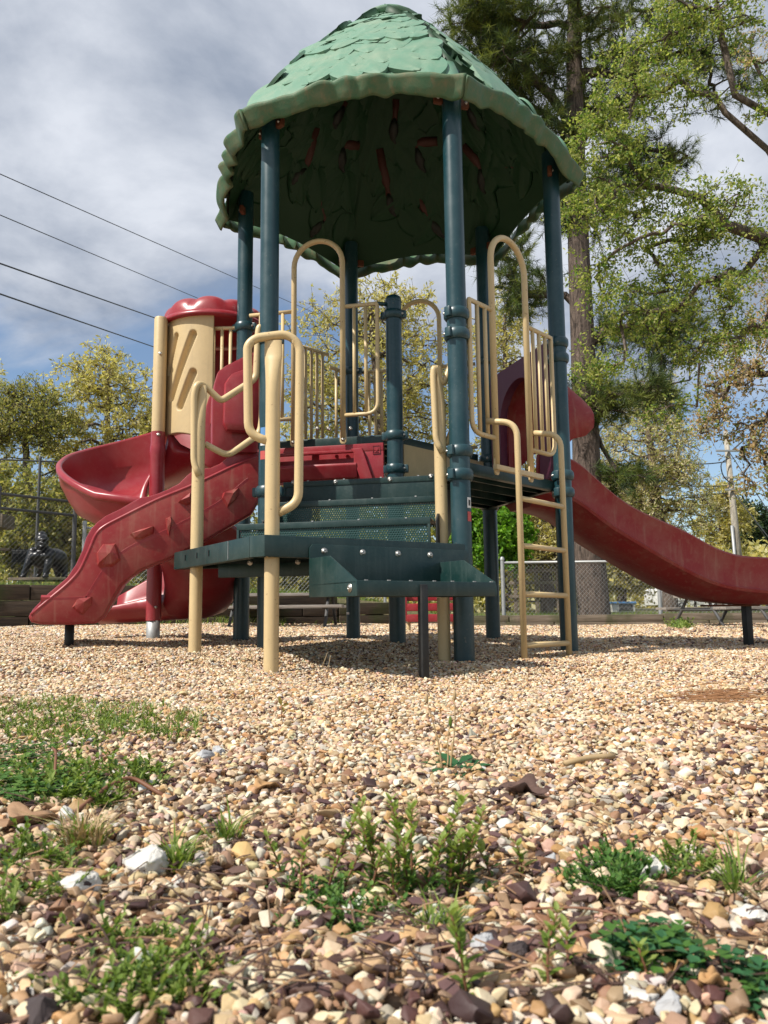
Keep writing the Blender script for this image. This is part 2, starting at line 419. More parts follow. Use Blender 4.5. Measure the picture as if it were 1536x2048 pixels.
# red play panel with a tray under the upper deck front edge
A0 = PC + e1 * .07; B0 = PG - e1 * .062; wid = np.linalg.norm(B0 - A0); pc = E3((A0 + B0) / 2); U1 = E3(e1); Nf = -E3(e2)
z0, z1 = LZ + .045, 1.135
g = G()
xs0, xs1, zs0, zs1 = -wid / 2 + .12, wid / 2 - .17, z0 + .095, z0 + .165     # slot
def bb(x0, x1, za, zb, yo, th, bv=.006): g.add(*box(pc + U1 * (x0 + x1) / 2 + np.array([0, 0, (za + zb) / 2]) + Nf * yo, U1, Nf, Z3, (x1 - x0) / 2, th, (zb - za) / 2, bv))
bb(-wid / 2, wid / 2, zs1 + .0, z1, .0, .018); bb(-wid / 2, xs0, z0, zs1 + .002, -.001, .017); bb(xs1, wid / 2, z0, zs1 + .002, -.001, .017); bb(xs0 - .002, xs1 + .002, z0, zs0, -.002, .016)
bb(-wid / 2 + .03, wid / 2 - .03, z0 + .01, z1 - .01, -.06, .006)
# raised ledge (trapezoid lip round the slot)
prof = [(xs0 - .02, zs1 + .012), (xs1 + .045, zs1 + .012), (xs1 + .10, z0 - .0), (xs1 + .02, z0), (xs1 + .01, zs0 - .01), (xs0, zs0 - .012), (xs0 - .02, zs0)]
lip = [(xs1 - .01, zs1 + .014), (xs1 + .055, zs1 + .016), (xs1 + .115, z0 + .003), (xs1 + .045, z0 + .003), (xs1 + .03, z0 + .05), (xs1 + .012, zs0 + .01), (xs1 + .008, zs1 - .01)]
g.add(*prism([pc + U1 * a + np.array([0, 0, b]) + Nf * .012 for a, b in lip], Nf * .035, .006))
g.add(*prism([pc + U1 * (xs0 - .03) + np.array([0, 0, z]) + Nf * y for y, z in ((.01, zs0 + .006), (.052, zs0 + .004), (.056, zs0 - .008), (.03, z0 + .02), (.01, z0 + .012))], U1 * (xs1 - xs0 + .055), .004))
g.add(*prism([pc + U1 * (xs0 - .03) + np.array([0, 0, z]) + Nf * y for y, z in ((.01, zs1 + .016), (.028, zs1 + .012), (.028, zs1 - .002), (.01, zs1 - .004))], U1 * (xs1 - xs0 + .05), .003))
rp = g.obj('play_panel', M['red'], play, 'auto')
g = G()
for k in range(4):
    zc = z1 - .02 - .0 if k == 0 else z1 - .05
a, b = wid / 2 - .06, wid / 2 - .018
for (x0, x1, za, zb) in ((a, b, z1 - .018, z1 - .016), (a, b, z1 - .062, z1 - .060), (a, a + .002, z1 - .062, z1 - .016), (b - .002, b, z1 - .062, z1 - .016), (a + .008, b - .008, z1 - .054, z1 - .052)):
    g.add(*box(pc + U1 * (x0 + x1) / 2 + np.array([0, 0, (za + zb) / 2]) + Nf * .019, U1, Nf, Z3, (x1 - x0) / 2, .002, (zb - za) / 2))
g.add(*lathe([(.010, 0), (.010, .002), (.007, .002)], pc + U1 * (a + b) / 2 + np.array([0, 0, z1 - .036]) + Nf * .018, 14, Nf))
g.obj('moulded_emblem', M['red'], rp, False)

# ---- steps between the transfer platform and the lower deck
SA = 0.0
perf = perforated('perforated_step_sheet', (.008, .046, .042), .0112, .225, (tuple(U1), (0, 0, 1)))
stair_c = HC   # e1 coordinate origin
def SP(a, b, z): return np.array([a * e1[0] + b * e2[0], a * e1[1] + b * e2[1], z])
def coord(q): return q[0] * e1[0] + q[1] * e1[1]
steps = [(3.285, .608, .485, -.665, .175), (3.53, .736, .600, -.56, .24), (3.76, .872, .735, -.43, .24)]
for i, (b, zt, zb, a0, a1) in enumerate(steps):
    # coordinates along e1 measured from px
    pl = onplane((474, 520, 567)[i], (1047, 1001, 963)[i], SP(0, b, 0), E3(e2)); a0 = coord(pl)
    pr_ = onplane((860, 876, 876)[i], 1000, SP(0, b, 0), E3(e2)); a1 = coord(pr_)
    g = G(); w = (a1 - a0) / 2; mc = (a0 + a1) / 2
    depth = .25
    g.add(*box(SP(mc, b + depth / 2, zt - .003), U1, E3(e2), Z3, w, depth / 2, .003, .0015), 0)
    # rim lip, face
    g.add(*box(SP(mc, b - .001, zt - .014), U1, E3(e2), Z3, w, .004, .014, .003))
    if i < 2: g.add(*box(SP(mc, b + .003, (zt + zb) / 2 - .014), U1, E3(e2), Z3, w - .012, .0012, (zt - zb) / 2 - .006), 1)
    else: g.add(*box(SP(mc, b + .002, (zt + zb) / 2 - .012), U1, E3(e2), Z3, w - .004, .003, (zt - zb) / 2 - .004, .002))
    for s in (-1, 1): g.add(*box(SP(mc + s * (w - .006), b + .0, (zt + zb) / 2 - .002), U1, E3(e2), Z3, .006, .0045, (zt - zb) / 2 - .002, .002))
    st = g.obj('step', [M['green'], perf], play, 'auto')
    if i == 2:
        for x, y in ((588, 965), (671, 964), (780, 959), (862, 953)): bolt(st, onplane(x, y, SP(0, b - .003, 0), E3(e2)), -E3(e2), .010)
    # notches in the lip
    gg = G(); 
    for k in range(4): gg.add(*box(SP(a0 + (k + .7) * (a1 - a0) / 4.2, b - .0035, zt + .001), U1, E3(e2), Z3, .004, .003, .0025))
    gg.obj('weld_seam', M['galv'], st, False)['kind'] = 'stuff'
for s in (0, 1):      # black stringers with a rounded nose
    a = (coord(PA) - .005, coord(PB) - .10)[s]
    prof = [(3.30, .50), (3.30, .60), (3.34, .63), (3.50, .65), (3.53, .76), (3.58, .775), (3.73, .79), (3.76, .87), (4.05, .87), (4.05, .72), (3.5, .48)]
    g = G().add(*prism([SP(a, b, z) for b, z in prof], U1 * .008, .002)); g.obj('stringer', M['black'], play, 'auto')

# ---- transfer platform (right isosceles triangle, apex towards the camera, chamfered)
d1 = np.array([math.cos(R(32.7)), math.sin(R(32.7))]); d2 = np.array([-d1[1], d1[0]])
AP = np.array([-.448, 2.775]); TL = .955
cB = AP + d1 * TL; cC = AP + d2 * TL
ch = .075
tri = [AP + d1 * ch * .35 , cB - d1 * .02, cB + (cC - cB) * .03, cC + (cB - cC) * .03, cC - d2 * .02, AP + d2 * ch * 1.0]
tri = [np.array(q) for q in tri]
TZ = .490; TT = .076
tp = deck('transfer_platform', tri, TZ, TT, M['green'])
for k, (x, y) in enumerate(((369, 1105), (395, 1104), (425, 1098))):
    pass
for f in (.33, .49, .66):
    q = AP + d2 * (ch + (TL - ch) * f + .12); g = G().add(*box(E3(q - d1 * .001, TZ - .035), E3(d2), E3(d1), Z3, .002, .003, .012)); g.obj('slot', M['black'], tp, False)
g = G().add(*box(E3(AP + d2 * (TL * .29) - d1 * .0005, TZ - TT / 2), E3(d2), E3(d1), Z3, .0015, .002, TT / 2 - .003)); g.obj('weld_seam', M['galv'], tp, False)
for x, y in ((500, 1125), (596, 1123)):
    q = atY(x, y, 3.12); bolt(tp, q, (-.3, -1, 0), .009)
g = G().add(*box(E3(AP + (d1 + d2) * .34, TZ - .10), E3(e1), E3(e2), Z3, .36, .012, .028, .003)); g.obj('cross_beam', M['green'], tp, 'auto')

# ---- transfer step bolted to its front
nS = E3(np.array([d1[1], -d1[0]])); D1 = E3(d1)
F0 = E3(AP) + nS * .001
def SF(t, z, d=0): return F0 + D1 * t + nS * d + np.array([0, 0, z])
ts = []
g = G()
bp = [(.2015, .268), (.2015, .448), (.214, .462), (.93, .462), (.944, .448), (.944, .395), (.80, .30), (.80, .268)]
g.add(*prism([SF(t, z, .002) for t, z in bp], nS * .006, .002))
g.add(*prism([SF(.2015, .308, .008), SF(.801, .308, .008), SF(.801, .314, .008), SF(.2015, .314, .008)], nS * .332, .001))
g.add(*box(SF(.5, .290, .341), D1, nS, Z3, .2995, .004, .026, .003))
sp = [(.006, .267), (.006, .409), (.158, .409), (.338, .318), (.346, .300), (.346, .264)]
for t in (.2015, .795): g.add(*prism([SF(t, z, dd) for dd, z in sp], D1 * .006, .002))
tstep = g.obj('transfer_step', M['green'], play, 'auto')
for t in (.262, .428, .59, .745): bolt(tstep, SF(t, .437, .008), nS, .0095)
bolt(tstep, SF(.2015, .292, .30), -D1, .011)
g = G()
for t in (.24, .33, .42, .52, .60, .70, .78): g.add(*box(SF(t, .317, .340), D1, nS, Z3, .005, .004, .002))
g.obj('weld_seam', M['galv'], tstep, False)['kind'] = 'stuff'
q = (.131, 2.739); g = G().add(*box((q[0], q[1], .10), D1, nS, Z3, .0135, .0135, .205, .003)); g.obj('leg', M['black'], play, 'auto')

# ---- tan posts with loop handrails
TR = .0275
T1 = atY(391, 1224, 3.45)[:2]; T2 = atY(543, 1221, 2.865)[:2]; T3 = atY(887, 1218, 3.42)[:2]
def tanpost(p, ztop, fl):
    """post whose top is pinched flat in direction fl"""
    n = 26; V = []; F = []; rings = []
    zs = [gz1(*p) - .1, .3, ztop - .22, ztop - .17, ztop - .12, ztop - .08, ztop - .062, ztop - .055, ztop]
    a = [TR, TR, TR, TR * 1.02, TR * 1.10, TR * 1.22, TR * 1.28, TR * 1.28, TR * 1.26]; b = [TR, TR, TR, TR * .95, TR * .75, TR * .5, TR * .42, TR * .36, TR * .36]
    f = np.array([fl[0], fl[1]]); f /= np.linalg.norm(f); h = np.array([-f[1], f[0]])
    for z, aa, bbq in zip(zs, a, b):
        for j in range(n):
            t = 2 * math.pi * j / n; q = p + f * aa * math.cos(t) + h * bbq * math.sin(t); V.append((q[0], q[1], z))
    for i in range(len(zs) - 1):
        for j in range(n): k = (j + 1) % n; F.append((i * n + j, i * n + k, (i + 1) * n + k, (i + 1) * n + j))
    F.append(tuple(range(n - 1, -1, -1))); F.append(tuple((len(zs) - 1) * n + j for j in range(n)))
    return G().add(V, F).obj('support_post', M['tan'], play, 'auto')
zh = lambda x, y, p: atY(x, y, p[1])[2]
t1 = tanpost(T1, zh(405, 772, T1), e1); t2 = tanpost(T2, zh(543, 682, T2), e1); t3 = tanpost(T3, zh(868, 735, T3), e2)
def rail(pts, r=.0165, fr=.05, name='handrail', mat=M['tan'], par=None, closed=False, seg=12):
    P = fillet(pts, fr); return G().add(*tube(P, r, seg)).obj(name, mat, par or play, True)
# T2 loop: in the plane through T2 roughly facing the camera
nT = np.array([T2[0] * .2, -1, 0]); nT = np.array([math.sin(R(8)), -math.cos(R(8)), 0])
def T2p(x, y): return onplane(x, y, E3(T2) , nT)
rail([T2p(543, 885), T2p(497, 868), T2p(495, 690), T2p(512, 676), T2p(575, 668), T2p(600, 690), T2p(597, 1005), T2p(556, 1026)], .0168, {'d': .06, 2: .05, 3: .03})
# T1 rail: outer leg and the pair of bars running to post PA
def lerp_y(x, y, x0, y0, x1, y1):
    t = (x - x0) / (x1 - x0); Y = y0 + (y1 - y0) * t; return atY(x, y, Y)
f1 = lambda x, y: lerp_y(x, y, 391, T1[1], 533, PA[1] + .0)
rail([atY(398, 952, T1[1] - .02), atY(388, 925, T1[1] - .02), atY(388, 790, T1[1] - .02), atY(394, 768, T1[1] - .02), f1(408, 770), f1(442, 802), f1(512, 757), f1(516, 668), f1(519, 650), f1(533, 664)], .0155, {'d': .03, 2: .03, 3: .02, 5: .02})
rail([f1(410, 888), f1(455, 912), f1(519, 868), f1(524, 840), f1(524, 680), f1(533, 664)], .0150, .035)
f3 = lambda x, y: lerp_y(x, y, 880, T3[1], 908, PB[1] + .05)
rail([atY(884, 905, T3[1] - .03), atY(872, 880, T3[1] - .03), atY(866, 750, T3[1] - .03), atY(868, 732, T3[1] - .03), f3(886, 770), f3(903, 728), f3(903, 610), f3(904, 604), f3(910, 640)], .0140, {'d': .025, 8: .006})
rail([f3(893, 890), f3(912, 838), f3(909, 700), f3(907, 625)], .0135, .02)

# ---- guard rails and arches on the deck edges
def guard(A, B, z, s0, s1, zb, zt, n, off=0.0, arch=None, curve=None, r=.0115, name='guard_rail', ends=(True, True)):
    d = (B - A) / np.linalg.norm(B - A); nn = np.array([d[1], -d[0]])
    W = lambda s, zz: E3(A + d * s + nn * off, zz)
    g = G()
    if curve == 'R': g.add(*tube(fillet([W(s0, zt), W(s1, zt), W(s1, zb), W(s0, zb)], {'d': .004, 2: .07}), r, 10))
    elif curve == 'L': g.add(*tube(fillet([W(s1, zt), W(s0, zt), W(s0, zb), W(s1, zb)], {'d': .004, 2: .07}), r, 10))
    elif curve == 'O': g.add(*tube(fillet([W((s0 + s1) / 2, zt), W(s1, zt), W(s1, zb), W(s0, zb), W(s0, zt), W((s0 + s1) / 2, zt)], .03), r, 10))
    else: g.add(*tube([W(s0, zt), W(s1, zt)], r, 10))
    o = g.obj(name, M['tan'], play, True)
    if not curve: G().add(*tube([W(s0, zb), W(s1, zb)], r, 10)).obj('bottom_rail', M['tan'], o, True)
    me = None
    for k in range(n):
        s = s0 + (s1 - s0) * (k + 1) / (n + 1)
        if me is None:
            b = G().add(*tube([(0, 0, 0), (0, 0, zt - zb)], r * .86, 8)).obj('baluster', M['tan'], o, True); me = b.data
        else:
            b = bpy.data.objects.new('baluster', me); col.objects.link(b); b.parent = o
        b.location = tuple(W(s, zb))
    return o
def archrail(A, B, sL, sR, zb, zt, off=0.0, r=.0155, feet=True):
    d = (B - A) / np.linalg.norm(B - A); nn = np.array([d[1], -d[0]]); W = lambda s, zz: E3(A + d * s + nn * off, zz)
    rad = (sR - sL) / 2; P = [W(sL, zb)]
    for k in range(17):
        t = math.pi * k / 16; P.append(W((sL + sR) / 2 - rad * math.cos(t), zt - rad + rad * math.sin(t)))
    P.append(W(sR, zb)); g = G().add(*tube(P, r, 12))
    o = g.obj('arch_rail', M['tan'], play, True)
    if feet:
        for s in (sL, sR):
            f = G(); n3 = E3(nn)
            f.add(*prism([W(s, zb + .01) + E3(d) * a + np.array([0, 0, b]) + n3 * -.004 for a, b in ((-.0155, .03), (-.019, .0), (-.018, -.035), (-.010, -.046), (.010, -.046), (.018, -.035), (.019, 0), (.0155, .03))], n3 * .008, .002))
            fo = f.obj('foot_tab', M['tan'], o, 'auto'); bolt(fo, W(s, zb - .012) + n3 * .005, n3, .008)
    return o
def sl(A, B, x, y, off=0.0):
    d = (B - A) / np.linalg.norm(B - A); nn = np.array([d[1], -d[0]]); q = onplane(x, y, E3(A + nn * off), E3(nn)); return float(np.dot(q[:2] - A, d)), float(q[2])
oL = .045
sa, za = sl(PC, PG, 588, 600, oL); sb, zb_ = sl(PC, PG, 685, 600, oL); _, ztp = sl(PC, PG, 638, 479, oL)
archrail(PC, PG, sa, sb, 1.17, ztp - .01, oL)
zt1 = sl(PC, PG, 640, 618, oL)[1]; zb1 = sl(PC, PG, 640, 834, oL)[1]
guard(PC, PG, 0, .05, sa, zb1, zt1, 3, oL)
guard(PC, PG, 0, sb, sl(PC, PG, 755, 700, oL)[0], zb1, zt1, 2, oL, curve='R')
g = G(); d = e1
g.add(*tube([E3(PC + e1 * (sl(PC, PG, 755, 700, oL)[0]) - e2 * oL, zt1), E3(PG - e1 * .03 - e2 * .02, zt1)], .011, 10)); g.obj('rail_bracket', M['teal'], play, True)
sa, _ = sl(PB, PF, 984, 620, .04); sb, _ = sl(PB, PF, 1052, 660, .04); _, ztp = sl(PB, PF, 1004, 474, .04)
archrail(PB, PF, sa, sb + .0, LZ - .02, ztp, .04)
zt2 = sl(PB, PF, 962, 610, .04)[1]; zb2 = sl(PB, PF, 960, 868, .04)[1]
guard(PB, PF, 0, sl(PB, PF, 940, 700, .04)[0], sa, zb2, zt2, 2, .04, curve='L')
sx = sl(PB, PF, 1102, 700, .04)[0]
guard(PB, PF, 0, sb, sx, zb2 - .01, zt2, 3, .04, curve='R')
# back edges of the upper deck
archrail(PE, PD, .889 - sl(PD, PE, 877, 650)[0], .889 - sl(PD, PE, 797, 650)[0], UZ, 2.26, .03, feet=False)
guard(PE, PD, 0, .889 - sl(PD, PE, 797, 650)[0], .82, UZ + .06, 1.80, 5, .03)
guard(PE, PD, 0, .07, .889 - sl(PD, PE, 877, 650)[0], UZ + .06, 1.80, 1, .03)
# guard between PD and the spiral entrance (kinked top)
gA = PD; gB = PC
s_in = .889 - sl(PC, PD, 597, 680)[0]
guard(PD, PC, 0, .06, .17, UZ + .05, 1.80, 1, .03)
guard(PD, PC, 0, .18, .47, UZ + .05, 1.885, 5, .04)
# guard from PC out to the spiral hood, and a stub deck under it
XC = np.array([-.985, 4.435])
so = guard(XC, PC, 0, 0.0, .2, UZ + .045, 1.868, 3, 0, curve=None)
g = G().add(*tube([E3(XC, 1.868), E3(XC, 1.1)], .0115, 10)); g.obj('rail_leg', M['tan'], so, True)
deck('side_deck', inset([XC + e2 * .0, PC, PC + (PD - PC) * .55, XC + (PD - PC) * .5], .01), UZ, .045, M['green'])

# ---- ladder
de = (PF - PB) / np.linalg.norm(PF - PB); ne = np.array([de[1], -de[0]])
sL, sR = .2, .582
g0 = empty  # (no-op)
lad = G().add(*box(E3(PB + de * .39 + ne * .055, LZ - .025), E3(de), E3(ne), Z3, .20, .012, .012, .003)).obj('ladder', M['tan'], play, 'auto')
for i, (s, x, y) in enumerate(((sL, 1010, 838), (sR, 1098, 862))):
    off = .17
    P = PB + de * s; zt = sl(PB, PF, x, y, off)[1]
    q0 = P + ne * off
    V = fillet([E3(q0, gz1(*q0) - .08), E3(q0, zt), E3(P + ne * .045 - de * .05, zt + .02)], .085, 8)
    G().add(*tube(V, .0140, 12)).obj('side_rail', M['tan'], lad, True)
for (xa, ya) in ((1043, 997), (1043, 1091), (1043, 1188), (1045, 1291)):
    z = sl(PB, PF, xa, ya, .17)[1]
    G().add(*tube([E3(PB + de * (sL + .006) + ne * .17, z), E3(PB + de * (sR - .006) + ne * .17, z - .004)], .0125, 12)).obj('rung', M['tan'], lad, True)

# ---- wave slide to the right
nO = np.array([math.cos(HA + math.pi / 2 ), math.sin(HA + math.pi / 2)])   # normal of edge PF-PE
mO = (PF + PE) / 2; lat = np.array([nO[1], -nO[0]])                      # lat points to the camera side
hw = .225
def SW(x, y, o=hw): # px on the near side wall plane -> (t, z)
    q = onplane(x, y, E3(mO + lat * o), E3(lat)); return float(np.dot(q[:2] - mO, nO)), float(q[2])
rimp = [(1142, 916), (1180, 950), (1212, 982), (1262, 1019), (1328, 1048), (1378, 1070), (1425, 1099), (1475, 1116), (1536, 1119)]
crep = [(1144, 998), (1180, 1025), (1212, 1052), (1270, 1087), (1328, 1122), (1386, 1153), (1440, 1176), (1490, 1184), (1536, 1188)]
rm = np.array([SW(*p) for p in rimp]); cr = np.array([SW(*p) for p in crep])
tt = np.linspace(-.02, 2.15, 60)
t_r = np.concatenate([[-.1], rm[:, 0], [2.3]]); z_r = np.concatenate([[LZ + .17], rm[:, 1], [rm[-1, 1] - .005]])
t_c = np.concatenate([[-.1], cr[:, 0], [2.3]]); z_c = np.concatenate([[LZ - .02], cr[:, 1], [cr[-1, 1] - .005]])
zr = np.interp(tt, t_r, z_r); zc = np.interp(tt, t_c, z_c)
k = np.array([1, 2, 3, 2, 1.]) / 9
def smooth(z, n=2):
    for _ in range(n): z = np.convolve(np.pad(z, 2, mode='edge'), k, 'valid')
    return z
zr = smooth(zr); zc = smooth(zc)
print('slide rim', rm.round(2).tolist()); print('slide crease', cr.round(2).tolist())
def slide_mesh(tt, zr, zc, w, o, dirv, latv, belly=.055):
    V = []; n = 0
    for t, a, b in zip(tt, zr, zc):
        hgt = a - b
        S = [(w + .012, hgt - .012), (w + .016, hgt), (w + .006, hgt + .012), (w - .012, hgt + .010), (w - .020, hgt - .01), (w - .030, .06), (w - .07, .022), (w * .4, .008), (0, .004)]
        S = S + [(-x, y) for x, y in S[-2::-1]]
        U_ = [(-w - .002, hgt * .5), (-w - .002, .03), (-w - .014, .018), (-w - .006, .002), (-w + .05, -.02), (-w * .55, -.03 - belly * .5), (0, -.032 - belly * .55), (w * .55, -.03 - belly * .5), (w - .05, -.02), (w + .006, .002), (w + .014, .018), (w + .002, .03), (w - .002, hgt * .5)]
        S = S + U_
        for x, y in S: q = o + dirv * t + latv * x; V.append((q[0], q[1], b + y))
        n = len(S)
    F = []
    for i in range(len(tt) - 1):
        for j in range(n): kk = (j + 1) % n; F.append((i * n + j, i * n + kk, (i + 1) * n + kk, (i + 1) * n + j))
    F.append(tuple(range(n - 1, -1, -1))); F.append(tuple((len(tt) - 1) * n + j for j in range(n)))
    return V, F
wave = G().add(*slide_mesh(tt, zr, zc, hw, mO, nO, lat)).obj('wave_slide', M['redrough'], play, 'auto')
q = onplane(1478, 1285, (0, 4.92, 0), (0, 1, 0)); q = mO + nO * 1.52
G().add(*box(E3(q + lat * .0, .10), E3(nO), E3(lat), Z3, .022, .022, .20, .003)).obj('leg', M['black'], wave, 'auto')
G().add(*box(E3(q - nO * .12, zc[np.argmin(abs(tt - 1.4))] - .07), E3(nO), E3(lat), Z3, .2, .03, .006, .003)).obj('mounting_plate', M['rust'], wave, 'auto')
tq = SW(1300, 1143, 0)
G().add(*lathe([(.032, 0), (.036, .004), (.036, .008), (.02, .010)], E3(mO + nO * tq[0] + lat * .05, tq[1] + .03), 16, (.3, 0, -1))).obj('drain_recess', M['purple'], wave, True)
# arched entry panel + hood
def arch_panel(o, dirv, latv, hw_, z0, z1, ow, oz, th, mat, name, par):
    g = G(); outer = []; inner = []; n = 20
    for k in range(n + 1):
        a = math.pi * k / n; inner.append((ow * math.cos(a), oz + ow * .95 * math.sin(a)))
    inner = [(ow, z0 + .02)] + inner + [(-ow, z0 + .02)]
    outer = []
    for x, z in inner:
        if z <= oz: outer.append((hw_ * (1 if x > 0 else -1), z))
        else:
            a = math.atan2(z - oz, x); rx, rz = abs(hw_ / max(abs(math.cos(a)), 1e-6)), (z1 - oz) / max(math.sin(a), 1e-6); r_ = min(rx, rz); outer.append((r_ * math.cos(a), oz + r_ * math.sin(a)))
    V = []
    for yy in (-th / 2, th / 2):
        for ring in (outer, inner):
            for x, z in ring: q = o + latv * x + dirv * yy; V.append((q[0], q[1], z))
    m = len(outer); F = []
    for i in range(m - 1):
        F += [(i, i + 1, m + i + 1, m + i), (2 * m + i, 3 * m + i, 3 * m + i + 1, 2 * m + i + 1), (i, 2 * m + i, 2 * m + i + 1, i + 1), (m + i, m + i + 1, 3 * m + i + 1, 3 * m + i)]
    F += [(0, m, 3 * m, 2 * m), (m - 1, 3 * m - 1, 4 * m - 1, 2 * m - 1)]
    g.add(V, F); return g.obj(name, mat, par, 'auto')
arch_panel(mO + nO * .01, nO, lat, .36, LZ + .01, 1.66, .235, 1.33, .05, M['purple'], 'entry_panel', wave)
def hood(o, dirv, latv, pts, hw_, th, mat, par, name='hood', rr=.05):
    """shell roof: side profile pts (t, z) outline of each cheek; a barrel between them"""
    g = G()
    for s in (-1, 1):
        P = [E3(o + dirv * t + latv * (s * hw_), z) for t, z in pts]; g.add(*prism(P, E3(latv) * (-s * th), .012))
    top = [p for p in pts if p[2:] or True]
    return g
HP = [(-.0, 1.62), (.16, 1.60), (.30, 1.50), (.37, 1.36), (.33, 1.22), (.28, 1.13), (.20, 1.10), (0, 1.08)]
g = G()
n = 14; V = []; F = []
# barrel hood: profile across (half ellipse) swept outwards, shrinking towards its outer edge
prof = []
for t, zt, zl in ((0.0, 1.60, 1.0), (.08, 1.57, 1.08), (.17, 1.52, 1.16), (.25, 1.45, 1.18), (.305, 1.39, 1.23), (.312, 1.35, 1.27)):
    ring = []
    for k in range(n + 1):
        a = math.pi * k / n; c, s = math.cos(a), math.sin(a)
        x = (hw + .012) * np.sign(c) * abs(c) ** .45; z = zl + (zt - zl) * abs(s) ** .5
        ring.append((x, z))
    prof.append((t, ring))
def shell(prof, o, dirv, latv, th):
    V = []; F = []; m = len(prof[0][1])
    for sh in (0, th):
        for t, ring in prof:
            cz = ring[0][1]
            for x, z in ring:
                q = o + dirv * (t - (sh if t > .3 else 0)) + latv * (x * (1 - sh / .3)); V.append((q[0], q[1], cz + (z - cz) * (1 - sh / .45) if z > cz else z))
    k_ = len(prof)
    for i in range(k_ - 1):
        for j in range(m - 1):
            F.append((i * m + j, i * m + j + 1, (i + 1) * m + j + 1, (i + 1) * m + j)); b0 = k_ * m
            F.append((b0 + i * m + j, b0 + (i + 1) * m + j, b0 + (i + 1) * m + j + 1, b0 + i * m + j + 1))
    for j in range(m - 1):
        for i in (0, k_ - 1): F.append((i * m + j, i * m + j + 1, k_ * m + i * m + j + 1, k_ * m + i * m + j))
    for i in range(k_ - 1):
        for j in (0, m - 1): F.append((i * m + j, (i + 1) * m + j, k_ * m + (i + 1) * m + j, k_ * m + i * m + j))
    return V, F
G().add(*shell(prof, mO + nO * .03, nO, lat, .02)).obj('hood', M['redrough'], wave, True)

# ---- rock-sided slide to the left
nQ = np.array([math.cos(HA + math.pi / 3 * 4.5), math.sin(HA + math.pi / 3 * 4.5)])   # normal of edge PC-PA
mQ = (PC + PA) / 2; lq = np.array([-nQ[1], nQ[0]])                          # towards the camera side
if lq[1] > 0: lq = -lq
ho = .255; pw = E3(mQ + lq * ho)
def QW(x, y, o=0.0): return onplane(x, y, pw + E3(lq) * o, E3(lq))
topw = [(519, 903), (500, 901), (475, 905), (455, 915), (440, 927), (422, 935), (404, 937), (388, 940), (374, 951), (358, 967), (338, 977), (318, 986), (300, 992), (283, 994), (262, 1005), (240, 1018), (212, 1031), (196, 1043), (183, 1056), (172, 1075), (165, 1100), (152, 1128), (134, 1155), (95, 1188), (66, 1218)]
botw = [(56, 1234), (62, 1245), (80, 1249), (141, 1250), (193, 1247), (211, 1234), (229, 1199), (246, 1171), (262, 1155), (281, 1143), (334, 1122), (404, 1087), (460, 1055), (503, 1030), (508, 1022), (519, 1002)]
g = G().add(*prism([QW(*p) for p in topw + botw], -E3(lq) * .05, .010))
ww = g.obj('climbing_wall_slide', M['red'], play, 'auto', 'red slide whose flared side wall carries moulded rock shapes')
lip = [(517, 912), (475, 928), (415, 957), (370, 977), (316, 998), (262, 1025), (213, 1050), (199, 1060), (190, 1072), (181, 1095), (172, 1115), (160, 1142), (137, 1167), (97, 1200), (62, 1230)]
low = [(62, 1240), (80, 1245), (141, 1246), (190, 1243), (207, 1230), (225, 1196), (243, 1167), (279, 1139), (334, 1117), (404, 1082), (460, 1050), (500, 1026), (516, 1000)]
g = G().add(*prism([QW(x, y, .0) for x, y in lip + low], E3(lq) * .016, .006)); side = g.obj('side_panel', M['redrough'], ww, 'auto')
P = fillet([QW(x, y, .010) for x, y in lip], .05, 3); G().add(*tube(P, .008, 8)).obj('moulded_lip', M['red'], ww, True)
# bed and far wall
bp_ = [(519, 985), (460, 1035), (404, 1066), (334, 1102), (281, 1125), (246, 1150), (225, 1185), (205, 1218), (188, 1232), (141, 1236), (80, 1236)]
path = np.array([QW(*p) for p in bp_]) - E3(lq) * .245
path = fillet(path, .08, 3)
G().add(*sweep(path, (0, 0, 1), [(-.235, .09), (-.25, .10), (-.262, .09), (-.255, 0), (-.23, -.02), (.23, -.02), (.245, 0), (.23, .02), (-.22, .02)])).obj('chute', M['red'], ww, 'auto')
q = QW(138, 1250) - E3(lq) * .16; q[2] = 0
q0 = atY(138, 1285, q[1]); zq = .15
G().add(*tube([(q0[0], q0[1], -.02), (q0[0], q0[1], .22)], .021, 14)).obj('leg', M['black'], ww, True)
# rock holds
rocks = [[(1265, 985), (1362, 958), (1360, 1000), (1330, 1040), (1290, 1075), (1258, 1020)], [(1010, 1040), (1085, 985), (1090, 1050), (1060, 1062)], [(940, 1130), (972, 1115), (975, 1180), (960, 1240), (948, 1200)],
         [(735, 1225), (790, 1200), (880, 1178), (880, 1215), (800, 1255), (760, 1250)], [(545, 1330), (585, 1275), (660, 1270), (680, 1330), (690, 1370), (640, 1410), (570, 1420), (552, 1400)],
         [(405, 1640), (440, 1590), (530, 1575), (530, 1620), (470, 1685), (430, 1660)]]
for rk in rocks:
    px_ = [(a / 2.844, 640 + b / 2.844) for a, b in rk]; c = np.mean(px_, 0)
    B = [QW(*p, .012) for p in px_]; ctr = np.mean(B, 0)
    m = len(B); tops = []
    rr = random.Random(int(c[0]))
    for b in B: tops.append(ctr + (b - ctr) * rr.uniform(.68, .86) + E3(lq) * rr.uniform(.012, .024) + np.array([0, 0, .008]))
    V = B + tops; F = [(i, (i + 1) % m, m + (i + 1) % m, m + i) for i in range(m)]
    apex = np.mean(tops, 0) + E3(lq) * .008 + np.array([.01, 0, .012]); V.append(apex); F += [(m + i, m + (i + 1) % m, 2 * m) for i in range(m)]
    G().add(V, F).obj('rock_hold', M['redrough'], side, False)
